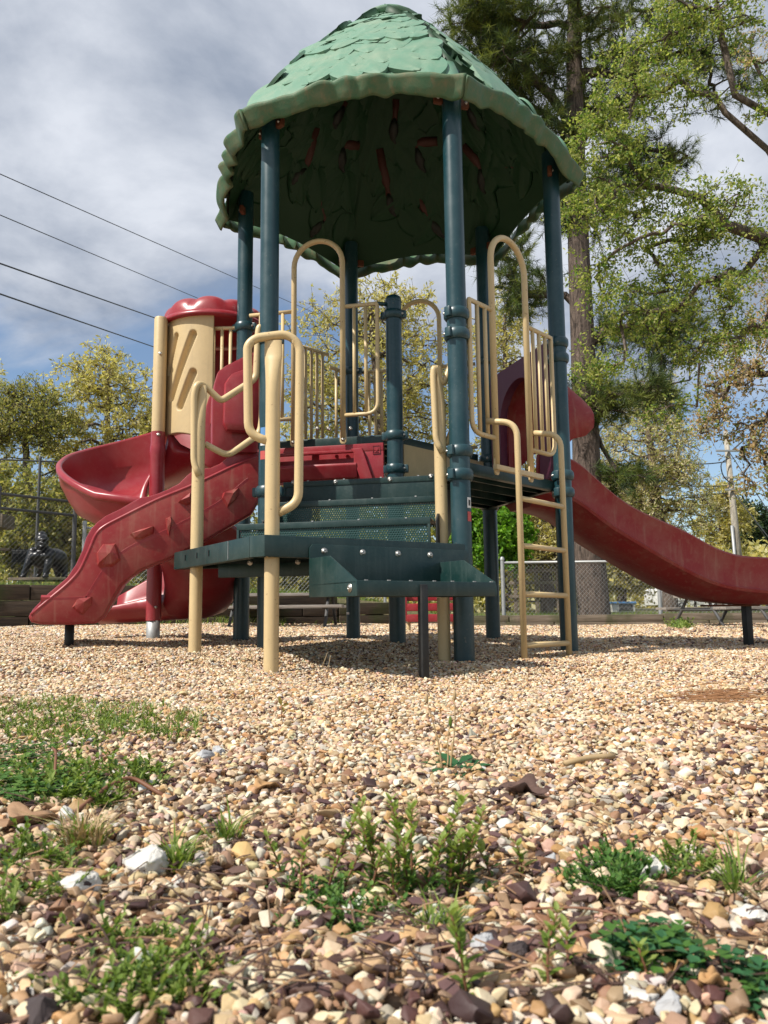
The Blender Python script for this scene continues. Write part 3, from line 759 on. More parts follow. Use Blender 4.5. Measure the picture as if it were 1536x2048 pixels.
# slab hood over its entrance
hp = [(517, 700), (500, 706), (452, 730), (436, 742), (429, 766), (424, 800), (423, 893), (440, 905), (517, 905)]
top3 = [QW(x, y, .03) for x, y in hp]
G().add(*prism(top3, -E3(lq) * .06, .014)).obj('entry_cheek', M['red'], ww, 'auto')
V = [(517, 726), (500, 738), (460, 752), (447, 772), (444, 850), (450, 866), (517, 870)]
G().add(*prism([QW(x, y, .035) for x, y in V], E3(lq) * .06, .028)).obj('hood_side', M['red'], ww, 'auto')
ptop = [QW(x, y, .02) for x, y in ((517, 702), (498, 708), (455, 730), (440, 745), (437, 800))]
g = G(); 
for i in range(len(ptop) - 1):
    a, b = ptop[i], ptop[i + 1]; g.add(*prism([a, b, b - E3(lq) * .5, a - E3(lq) * .5], (0, 0, -.02)))
g.obj('hood_top', M['red'], ww, False)
G().add(*prism([p - E3(lq) * .45 for p in top3], -E3(lq) * .05, .014)).obj('entry_cheek', M['red'], ww, 'auto')

# ---- spiral slide
CC = np.array([-1.305, 4.47]); zg = gz1(*CC)
col_ = G().add(*lathe([(.042, zg + .105), (.042, .95), (.043, 1.12), (.046, 1.14), (.043, 1.17), (.040, 1.19), (.040, 1.26)], E3(CC), 24)).obj('spiral_slide', M['red'], play, 'auto')
G().add(*lathe([(.037, zg - .1), (.037, zg + .125)], E3(CC), 20)).obj('footing_sleeve', M['galv'], col_, True)
G().add(*lathe([(.038, 1.252), (.038, 1.94), (.034, 1.95), (.02, 1.953)], E3(CC), 20)).obj('upper_column', M['tanp'], col_, 'auto')
bolt(col_, E3(CC, 1.235) + np.array([.35, -1, 0]) / 1.06 * .046, (.35, -1, 0), .008); bolt(col_, E3(CC, 1.72) + np.array([.35, -1, 0]) / 1.06 * .039, (.35, -1, 0), .008); bolt(col_, E3(CC, zg + .18) + np.array([.6, -1, 0]) / 1.16 * .047, (.6, -1, 0), .006)
n = 96; V = []; zb = lambda t: float(np.interp(t, [0, .36, .53, .66, .78, .88, 1], [1.17, .85, .68, .50, .33, .23, .22]))
a0, a1 = R(25), R(452)
def outer_sec(t):
    hO = float(np.interp(t, [0, .2, .36, .53, .7, 1], [.36, .37, .27, .145, .27, .30])); hI = .07
    inn = [(.055, hI + .02), (.075, hI + .03), (.095, hI + .0), (.13, .03), (.20, .0), (.32, .0), (.41, .035), (.465, .10), (.495, .18), (.507, hO), (.513, hO + .014), (.529, hO + .015), (.540, hO + .003)]
    out_ = [(.538, hO - .018), (.527, hO - .032), (.523, .17), (.512, .125), (.506, .115), (.47, .045), (.43, -.015), (.33, -.045), (.18, -.045), (.09, -.02), (.06, .03)]
    return inn + out_
for i in range(n + 1):
    t = i / n; a = a0 + (a1 - a0) * t; c = np.array([math.cos(a), math.sin(a)])
    S = outer_sec(t)
    for r_, z in S: q = CC + c * r_; V.append((q[0], q[1], zb(t) + z))
m = len(S)
# straight run-out
ta = np.array([-math.sin(a1), math.cos(a1)])
for kx in range(1, 7):
    dz = .003 * kx; fl = 1 + 0
    for r_, z in S:
        zz_ = z * (1 - .10 * kx) if z > .05 else z
        q = CC + c * (r_ + .02) + ta * (.06 * kx); V.append((q[0], q[1], zb(1) - dz + zz_))
n2 = n + 6; F = []
for i in range(n2):
    for j in range(m): kk = (j + 1) % m; F.append((i * m + j, i * m + kk, (i + 1) * m + kk, (i + 1) * m + j))
F.append(tuple(range(m - 1, -1, -1))); F.append(tuple(n2 * m + j for j in range(m)))
G().add(V, F).obj('spiral_chute', M['red'], col_, True)
# tan hood with slots: cylinder sector around its own axis, from the column towards PC
hc_ = np.array([-1.035, 4.70]); hr = .30
za, zb2_ = 1.215, 1.935
acol = R(194)
aend = R(281)
def hoodpt(u, z, off=0): a = acol + (aend - acol) * u; return np.array([hc_[0] + (hr + off) * math.cos(a), hc_[1] + (hr + off) * math.sin(a), z])
def hmap(s, x, y):      # px on the hood's cylinder -> (u, z)
    d = ray(x, y); lo_, best = None, None
    for Yq in np.linspace(4.2, 5.2, 400):
        q = CAM + d * (Yq / d[1])
        if math.hypot(q[0] - hc_[0], q[1] - hc_[1]) <= hr: 
            a = math.atan2(q[1] - hc_[1], q[0] - hc_[0]); a = a if a > 0 else a + 2 * math.pi
            return (a - acol) / (aend - acol), q[2]
    return None
slots = [((352, 672), (338, 745), 5.5), ((386, 668), (343, 795), 7.0), ((386, 745), (360, 812), 7.0)]
SLT = []
for a, b, w in slots:
    A_, B_ = hmap(0, *a), hmap(0, *b)
    if A_ and B_: SLT.append((A_, B_, w / FPX * 4.5))
arc = hr * (aend - acol)
def slotdepth(u, z):
    x = u * arc; dmin = 9
    for (u0, z0_), (u1, z1_), w in SLT:
        p = np.array([x, z]); a = np.array([u0 * arc, z0_]); b = np.array([u1 * arc, z1_]); t = np.clip(np.dot(p - a, b - a) / np.dot(b - a, b - a), 0, 1)
        dmin = min(dmin, np.linalg.norm(p - a - t * (b - a)) - w)
    return 1.0 if dmin < -.006 else (0.0 if dmin > .006 else (.006 - dmin) / .012)
nu, nz = 90, 110; V = []; F = []
for sh in (0, 1):
    for i in range(nu + 1):
        u = i / nu
        for j in range(nz + 1):
            v = j / nz; zl = za + .05 * math.sin(u * math.pi) - .03 * u; z = zl + (zb2_ - zl) * v
            o_ = -.045 if sh else -.034 * slotdepth(u, z)
            V.append(hoodpt(u, z, o_))
mm_ = (nu + 1) * (nz + 1)
for sh in (0, 1):
    for i in range(nu):
        for j in range(nz):
            a = sh * mm_ + i * (nz + 1) + j; q = (a, a + nz + 1, a + nz + 2, a + 1); F.append(q if sh else q[::-1])
for i in range(nu):
    for j in (0, nz): a = i * (nz + 1) + j; F.append((a, a + nz + 1, a + nz + 1 + mm_, a + mm_))
for j in range(nz):
    for i in (0, nu): a = i * (nz + 1) + j; F.append((a, a + 1, a + 1 + mm_, a + mm_))
G().add(V, F).obj('tan_hood', M['tanp'], col_, True)
fa = hoodpt(0.16, 0)[:2]; fb = CC + np.array([.0, -.036])
G().add(*prism([E3(fb, 1.262), E3(fa, 1.225), E3(fa, 1.925), E3(fb, 1.925)], (.004, .03, 0), .004)).obj('hood_flange', M['tanp'], col_, 'auto')
# rear half of the enclosure in red, seen between the bars
V = []; F = []; nb = 24
for i in range(nb + 1):
    a = aend + R(100) + (R(95)) * i / nb
    for z in (za, zb2_ - .01): V.append((hc_[0] + (hr - .01) * math.cos(a), hc_[1] + (hr - .01) * math.sin(a), z))
for i in range(nb): F.append((2 * i, 2 * i + 2, 2 * i + 3, 2 * i + 1))
G().add(V, F).obj('red_hood', M['red'], col_, True)
# fluted dome
V = []; F = []; ns, nrr = 96, 14
for i in range(nrr + 1):
    p = i / nrr
    for j in range(ns):
        a = 2 * math.pi * j / ns; lobe = abs(math.cos(a * 4.5 + .4)) ** .5
        r_ = (hr + .012) * math.cos(p * math.pi / 2 * .97) ** .55; zz_ = .115 * math.sin(p * math.pi / 2)
        zz_ += .035 * lobe * math.sin(min(p * 2.2, 1) * math.pi / 2) * (1 - p) ** .5; r_ *= 1 - .05 * (1 - lobe) * math.sin(p * math.pi)
        V.append((hc_[0] + r_ * math.cos(a), hc_[1] + r_ * math.sin(a), zb2_ + .03 + zz_))
for i in range(nrr):
    for j in range(ns): k_ = (j + 1) % ns; F.append((i * ns + j, i * ns + k_, (i + 1) * ns + k_, (i + 1) * ns + j))
F.append(tuple(nrr * ns + j for j in range(ns)))
g = G().add(V, F)
g.add(*lathe([(hr - .02, zb2_ + .0), (hr + .03, zb2_), (hr + .034, zb2_ + .012), (hr + .02, zb2_ + .035), (hr, zb2_ + .036)], E3(hc_), 64))
g.obj('dome_cap', M['red'], col_, True)

# ---- roof
RA = .915
PROF_R = [0, .10, .20, .44, .755, .98, 1.10]; PROF_Z = [3.680, 3.665, 3.61, 3.40, 3.055, 2.75, 2.550]
def rz(r): return float(np.interp(r, PROF_R, PROF_Z))
def roofpt(k, u, v, off=0.0):
    """panel k, u across (-1..1), v from apex 0 to eave 1"""
    a = HA + math.pi / 3 * (k + .5) + u * math.pi / 6; cosf = math.cos(u * math.pi / 6)
    rr = (.86 * RA / cosf + .14 * RA * 1.06) * v
    r_ = rr * math.cos(u * math.pi / 6) if False else rr
    ze = rz(.03 + (rr * (1 - .5 * (1 / cosf - 1))) * 1.10)
    return np.array([HC[0] + r_ * math.cos(a), HC[1] + r_ * math.sin(a), ze])
def roofn(k, u, v):
    e = .01; p = roofpt(k, u, v); a = roofpt(k, u + e, v) - roofpt(k, u - e, v); b = roofpt(k, u, min(v + e, 1)) - roofpt(k, u, v - e)
    n = np.cross(b, a); n /= np.linalg.norm(n); return n if n[2] > 0 else -n, b / np.linalg.norm(b)
def leafmesh(Wd, Ln, name, seed):
    rr = random.Random(seed); nx, ny = 8, 10; V = []; F = []
    for j in range(ny + 1):
        t = j / ny; w = Wd * (math.sin(math.pi * min(t * .93 + .07, 1) ** .85)) ** .7 * (1 - .15 * t) if t < 1 else 0.001
        for i in range(nx + 1):
            s = i / nx * 2 - 1; x = s * w
            z = .004 * (1 - abs(s) ** 3) + .003 * math.sin(t * math.pi) + .0035 * math.exp(-(x / .005) ** 2) + .0035 * math.exp(-((abs(s) - .93) / .07) ** 2) + .003 * math.cos((t * 5 - abs(s) * 1.3) * 2 * math.pi) * abs(s) * (1 - abs(s))
            V.append((x + .012 * math.sin(t * 2.5 + seed), (t - .5) * Ln * 2 * .5, z))
    W_ = nx + 1
    for j in range(ny):
        for i in range(nx): F.append((j * W_ + i, j * W_ + i + 1, (j + 1) * W_ + i + 1, (j + 1) * W_ + i))
    base = len(V); ring = [j * W_ for j in range(ny + 1)] + [ny * W_ + i for i in range(1, nx)] + [j * W_ + nx for j in range(ny, -1, -1)]
    for r_ in ring: x, y, z = V[r_]; V.append((x * 1.02, y * 1.01, -.014))
    m = len(ring)
    for i in range(m - 1): F.append((ring[i + 1], ring[i], base + i, base + i + 1))
    me = bpy.data.meshes.new(name); me.from_pydata(V, [], F); me.materials.append(M['roof'])
    me.polygons.foreach_set('use_smooth', [True] * len(me.polygons)); me.set_sharp_from_angle(angle=R(55)); me.update(); return me
leafs = [leafmesh(.098, .26, 'leaf', 1), leafmesh(.088, .25, 'leaf', 2), leafmesh(.105, .25, 'leaf', 5)]
roof_o = G().add(*lathe([(.01, 3.57), (.20, 3.575), (.215, 3.595), (.18, 3.628), (.12, 3.66), (.06, 3.675), (.01, 3.678)], E3(HC), 24)).obj('roof', M['roof'], play, True)
inner = G(); lrnd = random.Random(5)
for k in range(6):
    nu, nv = 24, 30; V = []; F = []
    for sh in (0, 1):
        for j in range(nv + 1):
            for i in range(nu + 1):
                ulo = -.76 if k == 0 else -.995; u = ulo + (.995 - ulo) * i / nu; v = .03 + .97 * j / nv; p = roofpt(k, u, v); n_, _ = roofn(k, u, v)
                V.append(p - n_ * (.022 + (.020 if sh else 0) + .003 * math.sin(u * 9 + v * 23)))
    mm_ = (nu + 1) * (nv + 1)
    for sh in (0, 1):
        for j in range(nv):
            for i in range(nu):
                a = sh * mm_ + j * (nu + 1) + i; q = (a, a + 1, a + nu + 2, a + nu + 1); F.append(q if sh else q[::-1])
    for j in range(nv):
        for i in (0, nu): a = j * (nu + 1) + i; F.append((a, a + nu + 1, a + nu + 1 + mm_, a + mm_))
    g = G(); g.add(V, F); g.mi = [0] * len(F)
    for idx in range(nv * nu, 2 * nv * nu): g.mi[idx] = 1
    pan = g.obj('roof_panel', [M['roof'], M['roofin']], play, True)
    # skirt: a rolled, scalloped band below the eave
    V = []; F = []; nn_ = 80; prs = [(-.005, .025), (.024, .014), (.031, .002), (.022, -.010), (.000, -.040), (-.018, -.064), (-.034, -.072), (-.042, -.060), (-.020, -.020)]
    for i in range(nn_ + 1):
        u = -1.0 + 2.0 * i / nn_; p = roofpt(k, u, 1.0); a = HA + math.pi / 3 * (k + .5) + u * math.pi / 6; c = np.array([math.cos(a), math.sin(a), 0])
        cf = abs(u) ** 8
        w = .012 * math.sin(u * 7 + k * 2.1) * math.sin(u * 13 + k) + .005 * math.sin(u * 31 + k * 2); 
        for a_, b_ in prs: V.append(p + c * (a_ * .75 * (1 + .15 * math.sin(u * 11 + k)) + (.034 if k in (2, 3, 4, 1) else .016) * abs(math.sin(u * 9 + k * 1.7 + math.sin(u * 5))) - .010) + np.array([0, 0, b_ * (1 + (w * 14) * (1 if b_ < -.025 else 0)) + w * .35 - .01 + (.012 if k % 2 else 0) * cf]))
    m = len(prs)
    for i in range(nn_):
        for j in range(m): kk = (j + 1) % m; F.append((i * m + j, i * m + kk, (i + 1) * m + kk, (i + 1) * m + j))
    F.append(tuple(range(m - 1, -1, -1))); F.append(tuple(nn_ * m + j for j in range(m)))
    G().add(V, F).obj('skirt', M['skirt'], pan, True)
    # moulded leaves
    rows = 12
    for r_ in range(rows):
        v = .985 - r_ * .078; cnt = max(2, int(round(6.9 * v)))
        for c_ in range(cnt):
            u = ((c_ + .5 + (.25 if r_ % 2 else -.25)) / cnt * 2 - 1) + lrnd.uniform(-.04, .04); u = max(-.50 if k == 0 else -.93, min(.76 if k == 5 else .93, u))
            vv = v - .055 + lrnd.uniform(-.015, .015)
            if vv < .20: continue
            n_, dn = roofn(k, u, vv); tw = lrnd.uniform(-.55, .55)
            sd = np.cross(dn, n_); dd = dn * math.cos(tw) + sd * math.sin(tw); sd2 = np.cross(dd, n_)
            tilt = lrnd.uniform(.015, .045); dy = dd * math.cos(tilt) + n_ * math.sin(tilt); nz_ = np.cross(sd2, dy)
            sc_ = lrnd.uniform(.85, 1.12) * (.60 + .40 * v); p = roofpt(k, u, vv) - n_ * .010
            mw = Matrix(((sd2[0], dy[0], nz_[0], p[0]), (sd2[1], dy[1], nz_[1], p[1]), (sd2[2], dy[2], nz_[2], p[2]), (0, 0, 0, 1)))
            if mw.to_3x3().determinant() < 0: mw = Matrix(((-sd2[0], dy[0], nz_[0], p[0]), (-sd2[1], dy[1], nz_[1], p[1]), (-sd2[2], dy[2], nz_[2], p[2]), (0, 0, 0, 1)))
            lo_ = bpy.data.objects.new('leaf', leafs[lrnd.randrange(3)]); col.objects.link(lo_); lo_.parent = pan
            lo_.matrix_basis = mw @ Matrix.Scale(sc_, 4)
    # relief on the underside
    lm = leafs[1]; co = np.array([q.co[:] for q in lm.vertices]); fc = [tuple(q.vertices) for q in lm.polygons]
    for _ in range(52):
        u = lrnd.uniform(-.85, .85); vv = lrnd.uniform(.18, .93); n_, dn = roofn(k, u, vv); tw = lrnd.uniform(-.9, .9); sd = np.cross(dn, n_); dd = dn * math.cos(tw) + sd * math.sin(tw); s2 = np.cross(dd, n_)
        p = roofpt(k, u, vv) - n_ * .041; inner.add(p + co[:, :1] * 1.1 * s2 + co[:, 1:2] * 1.05 * dd - co[:, 2:] * 2.2 * n_, fc)
io = inner.obj('underside_leaf_relief', M['roofin'], roof_o, True); io['kind'] = 'stuff'
# brown branch stubs moulded under the roof
def onroof(x, y):
    d = ray(x, y); 
    for Yq in np.linspace(5.6, 3.1, 500):
        q = CAM + d * (Yq / d[1]); dx = q[:2] - HC; r_ = np.linalg.norm(dx)
        if r_ < 1.02 and q[2] < rz(.03 + r_ * 1.08) - .078: return q
    return None
blk = worn('dark_branch_end', (.004, .007, .004), (.02, .03, .02), .5, 9, .2); brn = worn('brown_branch', (.055, .013, .008), (.03, .02, .01), .6, 9, .4)
for st in ([(691, 203), (676, 234)], [(793, 198), (788, 260)], [(634, 255), (613, 333), (595, 352)], [(718, 292), (686, 290), (684, 318)], [(759, 297), (775, 375), (782, 408)], [(874, 284), (832, 286), (840, 318)],
           [(637, 370), (640, 417), (650, 435), (632, 457)], [(832, 385), (853, 427), (873, 455)], [(926, 292), (962, 333), (965, 360)], [(988, 312), (1004, 333), (1035, 333), (1048, 360)], [(931, 198), (947, 234)]):
    P = [onroof(*p) for p in st]; P = [p for p in P if p is not None]
    if len(P) < 2: continue
    P = fillet(P, .04, 4) if len(P) > 2 else np.array([P[0], (P[0] + P[1]) / 2, P[1]])
    up_v = []
    for p in P: c = E3(p[:2] - HC); c /= np.linalg.norm(c) + 1e-9; up_v.append(-(c * .7 + np.array([0, 0, .7])))
    wv = lambda t: .030 - .010 * t + .007 * math.sin(t * 9)
    b = G().add(*sweep(np.array(P), up_v, lambda t: [(-wv(t), -.012), (-wv(t) * .7, .008), (-wv(t) * .2, .016), (wv(t) * .3, .014), (wv(t) * .8, .006), (wv(t), -.012)])).obj('branch_stub', brn, roof_o, True)
    e = P[-1]; t_ = P[-1] - P[-2]; t_ /= np.linalg.norm(t_); q = np.array([e - t_ * .07, e - t_ * .03, e + t_ * .01, e + t_ * .05, e + t_ * .08 + np.array([.02, 0, 0])])
    w2 = [.012, .030, .040, .022, .006]
    G().add(*sweep(q, [up_v[-1]] * 5, lambda t: [(-w2[int(round(t * 4))], -.01), (-w2[int(round(t * 4))] * .6, .019), (w2[int(round(t * 4))] * .7, .020), (w2[int(round(t * 4))] * 1.1, -.01)])).obj('branch_end', blk, b, True)
# rusty brackets where the posts meet the roof
for p in (PB, PF, PE, PD, PC, PA):
    c = (HC - p) / np.linalg.norm(HC - p); s = np.array([-c[1], c[0]]); g = G()
    for q in (-1, 1): g.add(*box(E3(p + s * q * .065 + c * .005, 2.565), E3(s), E3(c), Z3, .022, .012, .022, .006))
    b = g.obj('roof_bracket', M['rust'], roof_o, 'auto')
    for q in (-1, 1): bolt(b, E3(p + s * q * .07, 2.565) - E3(c) * .009, -E3(c), .006)
print('structure ok')

# ================================================================== ground
def gravelmat():
    m, b, l = newmat('gravel_bed')
    g = nd(m, 'ShaderNodeNewGeometry'); g.name = 'geo'
    v = nd(m, 'ShaderNodeTexVoronoi', Scale=75.0); l.new(g.outputs['Position'], v.inputs['Vector'])
    sp = nd(m, 'ShaderNodeSeparateColor'); l.new(v.outputs['Color'], sp.inputs[0])
    c = ramp(m, sp.outputs[0], [(0, (.07, .035, .025)), (.12, (.28, .19, .12)), (.4, (.44, .33, .22)), (.7, (.54, .43, .31)), (.9, (.5, .46, .4)), (1, (.66, .62, .55))])
    n = noise(m, 1.2, 5, .6); c = mixc(m, ramp(m, n, [(.45, (0, 0, 0)), (.75, (.5, .5, .5))]), c, (.16, .09, .06))
    l.new(c, b.inputs['Base Color']); b.inputs['Roughness'].default_value = .85
    bump(m, b, v.outputs['Distance'], 1.0, -.012); return m
def soilmat():
    m, b, l = newmat('grassy_ground')
    n = noise(m, .8, 6, .65); n2 = noise(m, 14, 5, .7)
    c = ramp(m, n2, [(.3, (.045, .055, .018)), (.55, (.10, .11, .035)), (.75, (.17, .13, .075))])
    c = mixc(m, ramp(m, n, [(.42, (0, 0, 0)), (.65, (.8, .8, .8))]), c, (.20, .15, .09)); l.new(c, b.inputs['Base Color']); b.inputs['Roughness'].default_value = .95
    bump(m, b, n2, .6, .05); return m
M['gravel_bed'] = gravelmat(); M['soil'] = soilmat()
WL0 = atY(0, 1228, 9.7)[:2]; WL1 = atY(800, 1219, 12.6)[:2]; WL2 = atY(1560, 1208, 12.4)[:2]
WLm = WL0 + (WL0 - WL1) * 1.2; WLr = WL2 + np.array([9., -1.5])
def wallY(x):
    return np.interp(x, [WLm[0], WL0[0], WL1[0], WL2[0], WLr[0]], [WLm[1], WL0[1], WL1[1], WL2[1], WLr[1]])
def terr(x, y):
    wy = wallY(x); up = np.interp(x, [-4.2, -1.2, .3, 1.2], [.58, .47, .33, .03]); far = np.clip((y - wy) / 25, 0, 1)
    back = up + .25 * far + .10 * np.sin(x * .21 + 1) * far
    front = gz(x, y) - .035
    s = (y > wy + .12)
    return np.where(s, back, np.where(y > 11.5, front, front - .25) * 1.0 - .03)
def grid(xs, ys, fz):
    XX, YY = np.meshgrid(xs, ys); ZZ = fz(XX, YY); V = np.stack([XX, YY, ZZ], -1).reshape(-1, 3); nx = len(xs); F = []
    for j in range(len(ys) - 1):
        for i in range(nx - 1): a = j * nx + i; F.append((a, a + 1, a + nx + 1, a + nx))
    return V, F
xs = np.unique(np.concatenate([np.linspace(-400, -20, 12), np.linspace(-20, 20, 90), np.linspace(20, 400, 12)]))
ys = np.unique(np.concatenate([np.linspace(-40, 8, 12), np.linspace(8, 16, 60), np.linspace(16, 60, 30), np.linspace(60, 900, 16)]))
gr = G().add(*grid(xs, ys, terr)).obj('ground', M['soil'], None, True); tag(gr, kind='structure')
xs = np.linspace(-9, 11, 180); ys = np.linspace(-1.5, 13.0, 150)
def bedz(x, y): return np.where(y < wallY(x) - .02, gz(x, y) - .006, -1.2)
V, F = grid(xs, ys, bedz); F = [f for f in F if min(V[i][2] for i in f) > -1]
gb = G().add(V, F).obj('gravel_bed', M['gravel_bed'], None, True); tag(gb, kind='structure')

# ---- gravel: real stones scattered as instances
def pebble(seed):
    r = np.random.default_rng(seed); bm = bmesh.new()
    n = 11; ax = np.array([1, r.uniform(.65, .95), r.uniform(.45, .7)])
    for _ in range(n):
        q = r.normal(size=3); q /= np.linalg.norm(q); q = q * ax * r.uniform(.8, 1.08); bm.verts.new(q)
    h = bmesh.ops.convex_hull(bm, input=bm.verts[:])
    bmesh.ops.delete(bm, geom=[e for e in h['geom_interior'] if isinstance(e, bmesh.types.BMVert)] , context='VERTS')
    bmesh.ops.bevel(bm, geom=bm.edges[:], offset=.06, segments=1, affect='EDGES', profile=.5)
    me = bpy.data.meshes.new('pebble'); bm.to_mesh(me); bm.free(); me.polygons.foreach_set('use_smooth', [True] * len(me.polygons)); me.set_sharp_from_angle(angle=R(34)); return me
def pebmat():
    m, b, l = newmat('pebble_stone')
    a = nd(m, 'ShaderNodeAttribute', attribute_type='INSTANCER', attribute_name='pcol')
    tcn = nd(m, 'ShaderNodeTexCoord'); n = noise(m, 1.6, 5, .65, vec=tcn.outputs['Object'])
    c = mixc(m, ramp(m, n, [(.35, (0, 0, 0)), (.7, (.55, .55, .55))]), a.outputs['Color'], (.78, .74, .68), 'MULTIPLY')
    l.new(c, b.inputs['Base Color']); b.inputs['Roughness'].default_value = .62; bump(m, b, n, .4, .002); return m
M['pebble'] = pebmat()
pcol_ = bpy.data.collections.new('pebble_shapes')
for k in range(12):
    me = pebble(100 + k); me.materials.append(M['pebble']); o = bpy.data.objects.new('pebble_shape', me); pcol_.objects.link(o)
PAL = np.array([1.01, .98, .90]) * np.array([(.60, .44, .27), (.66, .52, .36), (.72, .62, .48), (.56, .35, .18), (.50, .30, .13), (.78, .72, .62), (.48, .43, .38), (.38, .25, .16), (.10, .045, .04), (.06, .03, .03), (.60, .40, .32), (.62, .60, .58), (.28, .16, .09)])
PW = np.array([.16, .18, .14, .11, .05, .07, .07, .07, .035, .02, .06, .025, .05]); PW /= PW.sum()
def scatter(n, y0, y1, size, seed, lift):
    r = np.random.default_rng(seed)
    # uniform over the wedge in view plus a margin
    yy = r.uniform(y0, y1, n * 2); keep = r.uniform(size=n * 2) < (.62 * yy + .45) / (.62 * y1 + .45); yy = yy[keep][:n]
    xx = r.uniform(-1, 1, len(yy)) * (.62 * yy + .45)
    s = size * np.exp(r.normal(0, .36, len(yy))); s = np.clip(s, size * .4, size * 1.75)
    k = yy < wallY(xx) - .05; xx, yy, s = xx[k], yy[k], s[k]
    z = gz(xx, yy) + r.uniform(-.002, lift, len(xx))
    rot = np.stack([r.normal(0, .35, len(xx)), r.normal(0, .35, len(xx)), r.uniform(0, 6.283, len(xx))], -1)
    ci = r.choice(len(PAL), len(xx), p=PW)
    # bark bits and reddish chips in patches; extra dark ones rightward paint soft shade
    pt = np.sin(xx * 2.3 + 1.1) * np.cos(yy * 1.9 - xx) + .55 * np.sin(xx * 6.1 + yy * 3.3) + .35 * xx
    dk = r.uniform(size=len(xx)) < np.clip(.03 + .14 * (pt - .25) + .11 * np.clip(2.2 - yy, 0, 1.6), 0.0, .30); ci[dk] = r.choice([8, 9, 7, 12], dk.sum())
    c = PAL[ci] * (.86 + .14 * np.clip((yy - .6) / 2.2, 0, 1))[:, None] * r.uniform(.8, 1.12, (len(xx), 1)) * (1 + r.normal(0, .04, (len(xx), 3)))
    return np.stack([xx, yy, z], -1), s, rot, np.clip(c, .01, .9)
def gravel_group():
    ng = bpy.data.node_groups.new('scatter_pebbles', 'GeometryNodeTree')
    ng.interface.new_socket('Geometry', in_out='INPUT', socket_type='NodeSocketGeometry'); ng.interface.new_socket('Geometry', in_out='OUTPUT', socket_type='NodeSocketGeometry')
    nn_, ll = ng.nodes, ng.links; i = nn_.new('NodeGroupInput'); o = nn_.new('NodeGroupOutput')
    ci = nn_.new('GeometryNodeCollectionInfo'); ci.inputs['Collection'].default_value = pcol_; ci.inputs['Separate Children'].default_value = True
    ip = nn_.new('GeometryNodeInstanceOnPoints'); ip.inputs['Pick Instance'].default_value = True
    def at(n, t):
        a = nn_.new('GeometryNodeInputNamedAttribute'); a.data_type = t; a.inputs['Name'].default_value = n; return [q for q in a.outputs if q.enabled][0]
    ll.new(i.outputs[0], ip.inputs['Points']); ll.new(ci.outputs[0], ip.inputs['Instance'])
    ll.new(at('prot', 'FLOAT_VECTOR'), ip.inputs['Rotation']); ll.new(at('pscale', 'FLOAT'), ip.inputs['Scale'])
    ll.new(ip.outputs[0], o.inputs[0]); return ng
NG = gravel_group()
def gravel_obj(parts, label):
    P = np.concatenate([p[0] for p in parts]); S = np.concatenate([p[1] for p in parts]); Ro = np.concatenate([p[2] for p in parts]); C_ = np.concatenate([p[3] for p in parts])
    me = bpy.data.meshes.new('gravel'); me.vertices.add(len(P)); me.vertices.foreach_set('co', P.ravel())
    me.attributes.new('pscale', 'FLOAT', 'POINT').data.foreach_set('value', S)
    me.attributes.new('prot', 'FLOAT_VECTOR', 'POINT').data.foreach_set('vector', Ro.ravel())
    me.attributes.new('pcol', 'FLOAT_COLOR', 'POINT').data.foreach_set('color', np.c_[C_, np.ones(len(C_))].ravel())
    o = bpy.data.objects.new('gravel', me); col.objects.link(o); mo = o.modifiers.new('scatter', 'NODES'); mo.node_group = NG
    return tag(o, label, 'gravel', kind='stuff')
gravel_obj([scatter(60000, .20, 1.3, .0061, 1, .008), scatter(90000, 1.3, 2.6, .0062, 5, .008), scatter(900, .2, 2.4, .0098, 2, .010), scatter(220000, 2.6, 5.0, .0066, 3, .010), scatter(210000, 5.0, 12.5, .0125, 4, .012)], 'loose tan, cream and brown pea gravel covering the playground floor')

# ------------------------------------------------------------------ timber edging
def woodmat(name, a, b_, moss=None):
    m, b, l = newmat(name); g = nd(m, 'ShaderNodeTexCoord'); mp = nd(m, 'ShaderNodeMapping'); mp.inputs['Scale'].default_value = (1.5, 22, 22); l.new(g.outputs['Object'], mp.inputs[0])
    n = noise(m, 1.5, 7, .65, .4, vec=mp.outputs[0]); c = ramp(m, n, [(.3, a), (.7, b_)])
    if moss: c = mixc(m, ramp(m, noise(m, 2.2, 5, .6), [(.48, (0, 0, 0)), (.62, (.8, .8, .8))]), c, moss)
    l.new(c, b.inputs['Base Color']); b.inputs['Roughness'].default_value = .9; bump(m, b, n, .6, .01); return m
M['timber'] = woodmat('weathered_dark_timber', (.028, .018, .012), (.10, .07, .045), (.045, .055, .015))
M['timber2'] = woodmat('weathered_grey_timber', (.09, .065, .045), (.24, .19, .14), (.07, .07, .03))
M['plank'] = woodmat('grey_plank', (.16, .14, .12), (.34, .30, .26))
def timber_run(par, A, B, zs, h, th, mat, length=2.4):
    A = np.array(A); B = np.array(B); d = B - A; Ld = np.linalg.norm(d); d /= Ld; nn_ = np.array([-d[1], d[0]]); k = 0
    for zi, z in enumerate(zs):
        s = -(.7 * (zi % 2))
        while s < Ld:
            a, b = max(s, 0), min(s + length, Ld)
            if b - a > .15:
                c = A + d * (a + b) / 2 + nn_ * (rnd.uniform(-.012, .012)); hz = h / 2 - .006
                me_c = (c[0], c[1], z + h / 2 + rnd.uniform(-.004, .004)); tl = rnd.uniform(-.006, .006)
                g = G().add(*box((0, 0, 0), X3, Y3, Z3, (b - a) / 2 - .008, th / 2, hz, .012)); o = g.obj('timber', mat, par, 'auto')
                o.matrix_parent_inverse = Matrix.Identity(4); pl = ORG[par.name]
                o.location = (me_c[0] - pl[0], me_c[1] - pl[1], me_c[2] - pl[2]); o.rotation_euler = (0, tl, math.atan2(d[1], d[0]))
            s += length
